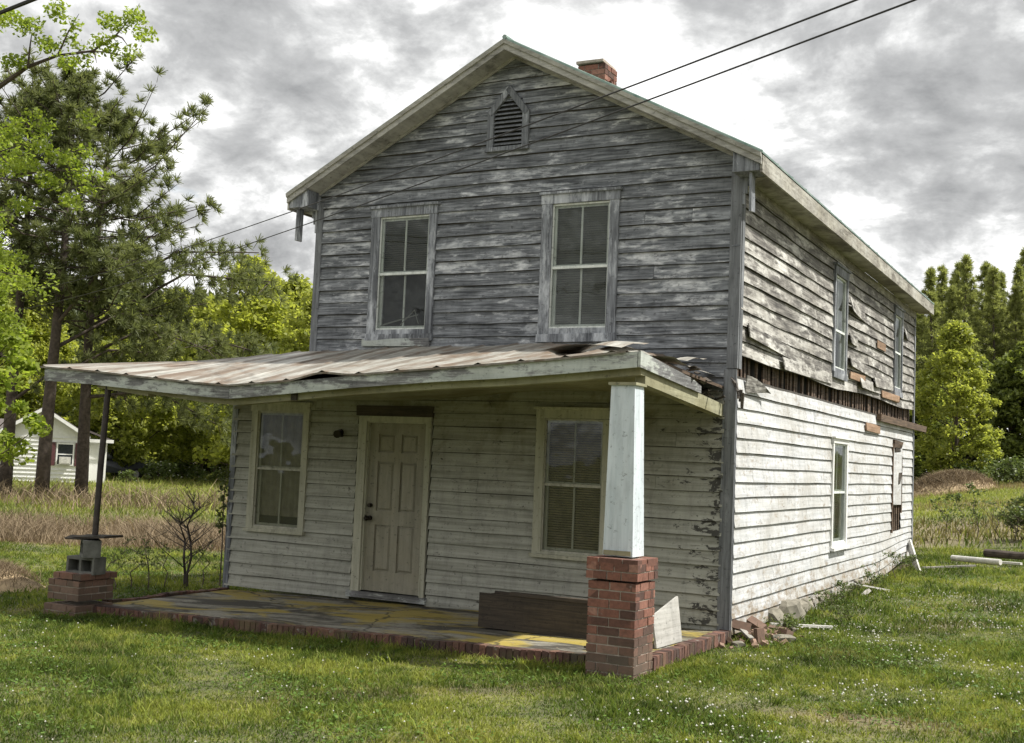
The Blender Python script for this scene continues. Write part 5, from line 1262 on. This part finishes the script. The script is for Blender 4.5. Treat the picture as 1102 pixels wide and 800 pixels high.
# weeds along the side wall
WL = ['leafy weed clump among the fieldstones by the side wall', 'tall leafy weed below the lower side window', 'weed clump under the middle of the side wall', 'bushy weed before the boarded side opening', 'weed clump just left of the far house corner', 'low weed tuft beside the corner rubble', 'weed tuft beside the pale batten']
for i, (x, y, h) in enumerate(((5.78, 3.5, .22), (5.8, 4.6, .26), (5.8, 6.0, .26), (5.85, 8.0, .5), (5.85, 9.3, .35), (5.95, .9, .12), (6.2, 2.4, .12))):
    sapling(gp(x, y), h, 14, .30, 'weed_clump', WL[i], 4, L_weed, 80+i, .005, .02, 'weed')
WR = ['leafy sapling on the right field nearest the house', 'taller leafy sapling in the middle of the right field', 'leafy weed at the right edge of the field', 'dry twiggy weed behind the pale log', 'leafy weed between the two saplings of the right field']
for i, (px, d, h, n_) in enumerate(((1018, 29, 1.1, 3), (1052, 28, 1.5, 3), (1095, 27, 1.2, 4), (1075, 27, 1.0, 0), (1036, 31, 1.0, 2))):
    x, y = at(px, d); sapling(gp(x, y), h, 13, .6, 'field_weed', WR[i], n_, L_weed, 100+i, .012, .05, 'weed')
x, y = at(1110, 27.5); sapling(gp(x, y), .9, 24, .9, 'dark_shrub', 'dark low shrub at the right edge beside the logs', 9, L_dark, 133, .015, .05)

# ================================================================== neighbouring white house and car
def neighbour():
    P0 = Vector((*at(20, 58), 0)); Pc = Vector((*at(105, 58.), 0)); v = Vector((Pc.x-CAM[0], Pc.y-CAM[1], 0)).normalized(); u = Vector((v.y, -v.x, 0)); Wd = 2.95; z0 = G(P0.x, P0.y)-.1
    base = P0+u*Wd/2; root = empty('neighbour_house', (base.x, base.y, z0), 'white clapboard neighbouring house behind the pine trunks', 'house')
    def Q(a, b, z): p = P0+u*a+v*b; return (p.x, p.y, z0+z)
    def bx(m, a0, a1, b0, b1, c0, c1, **k): m.hexa([Q(a0, b0, c0), Q(a1, b0, c0), Q(a1, b1, c0), Q(a0, b1, c0), Q(a0, b0, c1), Q(a1, b0, c1), Q(a1, b1, c1), Q(a0, b1, c1)], **k)
    h = 2.55; A0 = -.9; pk = (A0+Wd)/2; ph = 3.75
    w = MB(); bx(w, A0, Wd, 0, 9, 0, h)
    for k in range(12): bx(w, A0-.01, Wd+.01, -.035, -.002, .1+k*.2, .1+k*.2+.03)
    w.hexa([Q(A0, 0, h), Q(Wd, 0, h), Q(Wd, 9, h), Q(A0, 9, h), Q(pk-.01, 0, ph), Q(pk+.01, 0, ph), Q(pk+.01, 9, ph), Q(pk-.01, 9, ph)])
    bx(w, Wd+.0, Wd+1.15, 2.2, 8, 0, 2.3)
    bx(w, A0-3, A0, 1.2, 8, 0, 2.3)
    w.build('wall', M_white, root)
    r = MB(); o = .3
    for s, e in ((-1, A0-o), (1, Wd+o)):
        ze = ph-(abs(e-pk))*(ph-h)/(Wd-pk)
        r.hexa([Q(pk, -.35, ph), Q(e, -.35, ze), Q(e, 9.3, ze), Q(pk, 9.3, ph), Q(pk, -.35, ph+.1), Q(e, -.35, ze+.1), Q(e, 9.3, ze+.1), Q(pk, 9.3, ph+.1)])
    r.hexa([Q(Wd+.0, 1.9, 2.75), Q(Wd+1.45, 1.9, 2.2), Q(Wd+1.45, 8.2, 2.2), Q(Wd+.0, 8.2, 2.75), Q(Wd, 1.9, 2.85), Q(Wd+1.45, 1.9, 2.3), Q(Wd+1.45, 8.2, 2.3), Q(Wd, 8.2, 2.85)])
    r.hexa([Q(A0-3.2, .9, 2.3), Q(A0, .9, 2.3), Q(A0, 8.2, 2.3), Q(A0-3.2, 8.2, 2.3), Q(A0-3.2, 4.4, 3.2), Q(A0, 4.4, 3.2), Q(A0, 4.6, 3.2), Q(A0-3.2, 4.6, 3.2)])
    rr = r.build('roof', M_shingle, root)
    t = MB()
    for s, e in ((-1, A0-o), (1, Wd+o)):
        ze = ph-(abs(e-pk))*(ph-h)/(Wd-pk)
        t.hexa([Q(pk, -.38, ph-.12), Q(e, -.38, ze-.12), Q(e, -.352, ze-.12), Q(pk, -.352, ph-.12), Q(pk, -.38, ph+.06), Q(e, -.38, ze+.06), Q(e, -.352, ze+.06), Q(pk, -.352, ph+.06)])
    t.cut(); bx(t, Wd, Wd+1.45, 1.85, 1.88, 2.15, 2.32)
    t.build('rake_board', M_white, rr)
    f = MB(); wx = Wd*.72; bx(f, wx-.42, wx+.42, -.06, -.036, .95, 1.0); bx(f, wx-.42, wx-.35, -.06, -.036, 1.0, 2.0); bx(f, wx+.35, wx+.42, -.06, -.036, 1.0, 2.0); bx(f, wx-.42, wx+.42, -.06, -.036, 2.0, 2.07); bx(f, wx-.35, wx+.35, -.055, -.037, 1.48, 1.53)
    fo = f.build('window', M_white, root)
    g = MB(); bx(g, wx-.35, wx+.35, -.045, -.038, 1.0, 2.0); g.build('glass_pane', plain('dark_pane_mat', (.03, .035, .04), .1), fo)
    s = MB(); bx(s, wx+.46, wx+.8, -.07, -.036, .93, 2.08); s.cut(); bx(s, wx-.8, wx-.46, -.07, -.036, .93, 2.08)
    s.build('shutter', M_shutter, fo)
    a = MB(); bx(a, wx-.25, wx+.28, -.35, -.04, 1.02, 1.38); bx(a, wx-.2, wx+.23, -.36, -.352, 1.07, 1.33); a.build('air_conditioner', plain('ac_mat', (.5, .49, .45), .6), fo)
    d = MB(); bx(d, A0-1.9, A0-1.0, 1.12, 1.18, 1.0, 2.0); d.build('window', plain('dark_pane_mat2', (.03, .035, .04), .2), root)
neighbour()

def car(px, d, rot):
    x, y = at(px, d); z = G(x, y); root = empty('parked_car', (x, y, z), 'dark car parked beyond the right end of the white neighbouring house', 'car')
    R = Matrix.Rotation(rot, 3, 'Z'); L0 = Vector((x, y, z))
    prof = [(-2.25, .45), (-2.2, .85), (-1.75, .98), (-1.2, 1.02), (-.6, 1.44), (.9, 1.50), (1.75, 1.40), (2.1, .98), (2.2, .8), (2.2, .42), (1.75, .32), (-1.7, .30)]
    m = MB(); hw = .88
    def q(p, s, ins=0): v = R @ Vector((p[0], s*(hw-ins), p[1])); return tuple(v+L0)
    n = len(prof); ins = [.08, .04, .03, .05, .20, .20, .20, .06, .06, .08, .0, .0]
    top = [.12, .07, .07, .10, .24, .24, .24, .1, .1, .12, .03, .03]
    for s in (-1, 1): m.poly([q(p, s, i_) for p, i_ in zip(prof, ins)], .5)
    for k in range(n): a, b = k, (k+1) % n; m.poly([q(prof[a], -1, ins[a]), q(prof[b], -1, ins[b]), q(prof[b], 1, ins[b]), q(prof[a], 1, ins[a])], .5)
    m.build('body', M_carbody, root)
    g = MB()
    for s in (-1, 1): g.poly([q((-1.0, 1.05), s, .075), q((-.55, 1.38), s, .175), (q((.85, 1.43), s, .175)), q((1.6, 1.34), s, .17), q((1.85, 1.03), s, .065)], .5)
    g.poly([q((-1.15, 1.07), -1, .15), q((-.63, 1.435), -1, .26), q((-.63, 1.435), 1, .26), q((-1.15, 1.07), 1, .15)])
    for f in g.v: pass
    g.v = [(a, b, c+.012) for a, b, c in g.v]; g.build('window', plain('car_glass_mat', (.02, .025, .03), .05), root)
    for sx in (-1.4, 1.38):
        for s in (-1, 1):
            w = MB(); a = R @ Vector((sx, s*(hw-.2), .33))+L0; b = R @ Vector((sx, s*(hw+.01), .33))+L0; w.tube([a, b], .33, 16); wo = w.build('wheel', M_tyre, root)
            w = MB(); b2_ = R @ Vector((sx, s*(hw+.02), .33))+L0; w.tube([b, b2_], .2, 12); w.build('rim', plain('rim_mat', (.4, .4, .4), .4, .6) if 'rim_mat' not in bpy.data.materials else bpy.data.materials['rim_mat'], wo)
    for s in (-1, 1):
        w = MB(); c = R @ Vector((-2.23, s*.6, .74))+L0; w.obox(tuple(c), (.08, .36, .14), (0, 0, rot)); w.build('headlight', plain('headlight_mat', (.6, .6, .58), .2) if 'headlight_mat' not in bpy.data.materials else bpy.data.materials['headlight_mat'], root)
car(137, 70, va_+PI-.5+.15)

# ================================================================== overhead wires
def wire(a, b, sag, rad, label, ext=(0, 0)):
    a, b = Vector(a), Vector(b); n = 24; P = []
    for k in range(n+1):
        t = ext[0]+(1+ext[1]-ext[0])*k/n; p = a.lerp(b, t); p.z -= sag*4*t*(1-t); P.append(p)
    m = MB(); m.tube(P, rad, 6); tag(m.build('overhead_wire', M_wire), label, 'wire', 'overhead wires')
wire(at3(1010, -34, 6.2), at3(190, 270, 19), .05, .0065, 'upper thin overhead wire crossing in front of the gable', (-.8, 1.1))
wire(at3(1080, -36, 6.2), at3(200, 285, 19), .05, .0065, 'lower thin overhead wire crossing below the gable vent', (-.8, 1.1))
wire(at3(-60, 38, 9), at3(60, -10, 8.4), .0, .016, 'thick black cable cutting the upper left corner', (-3, 3))
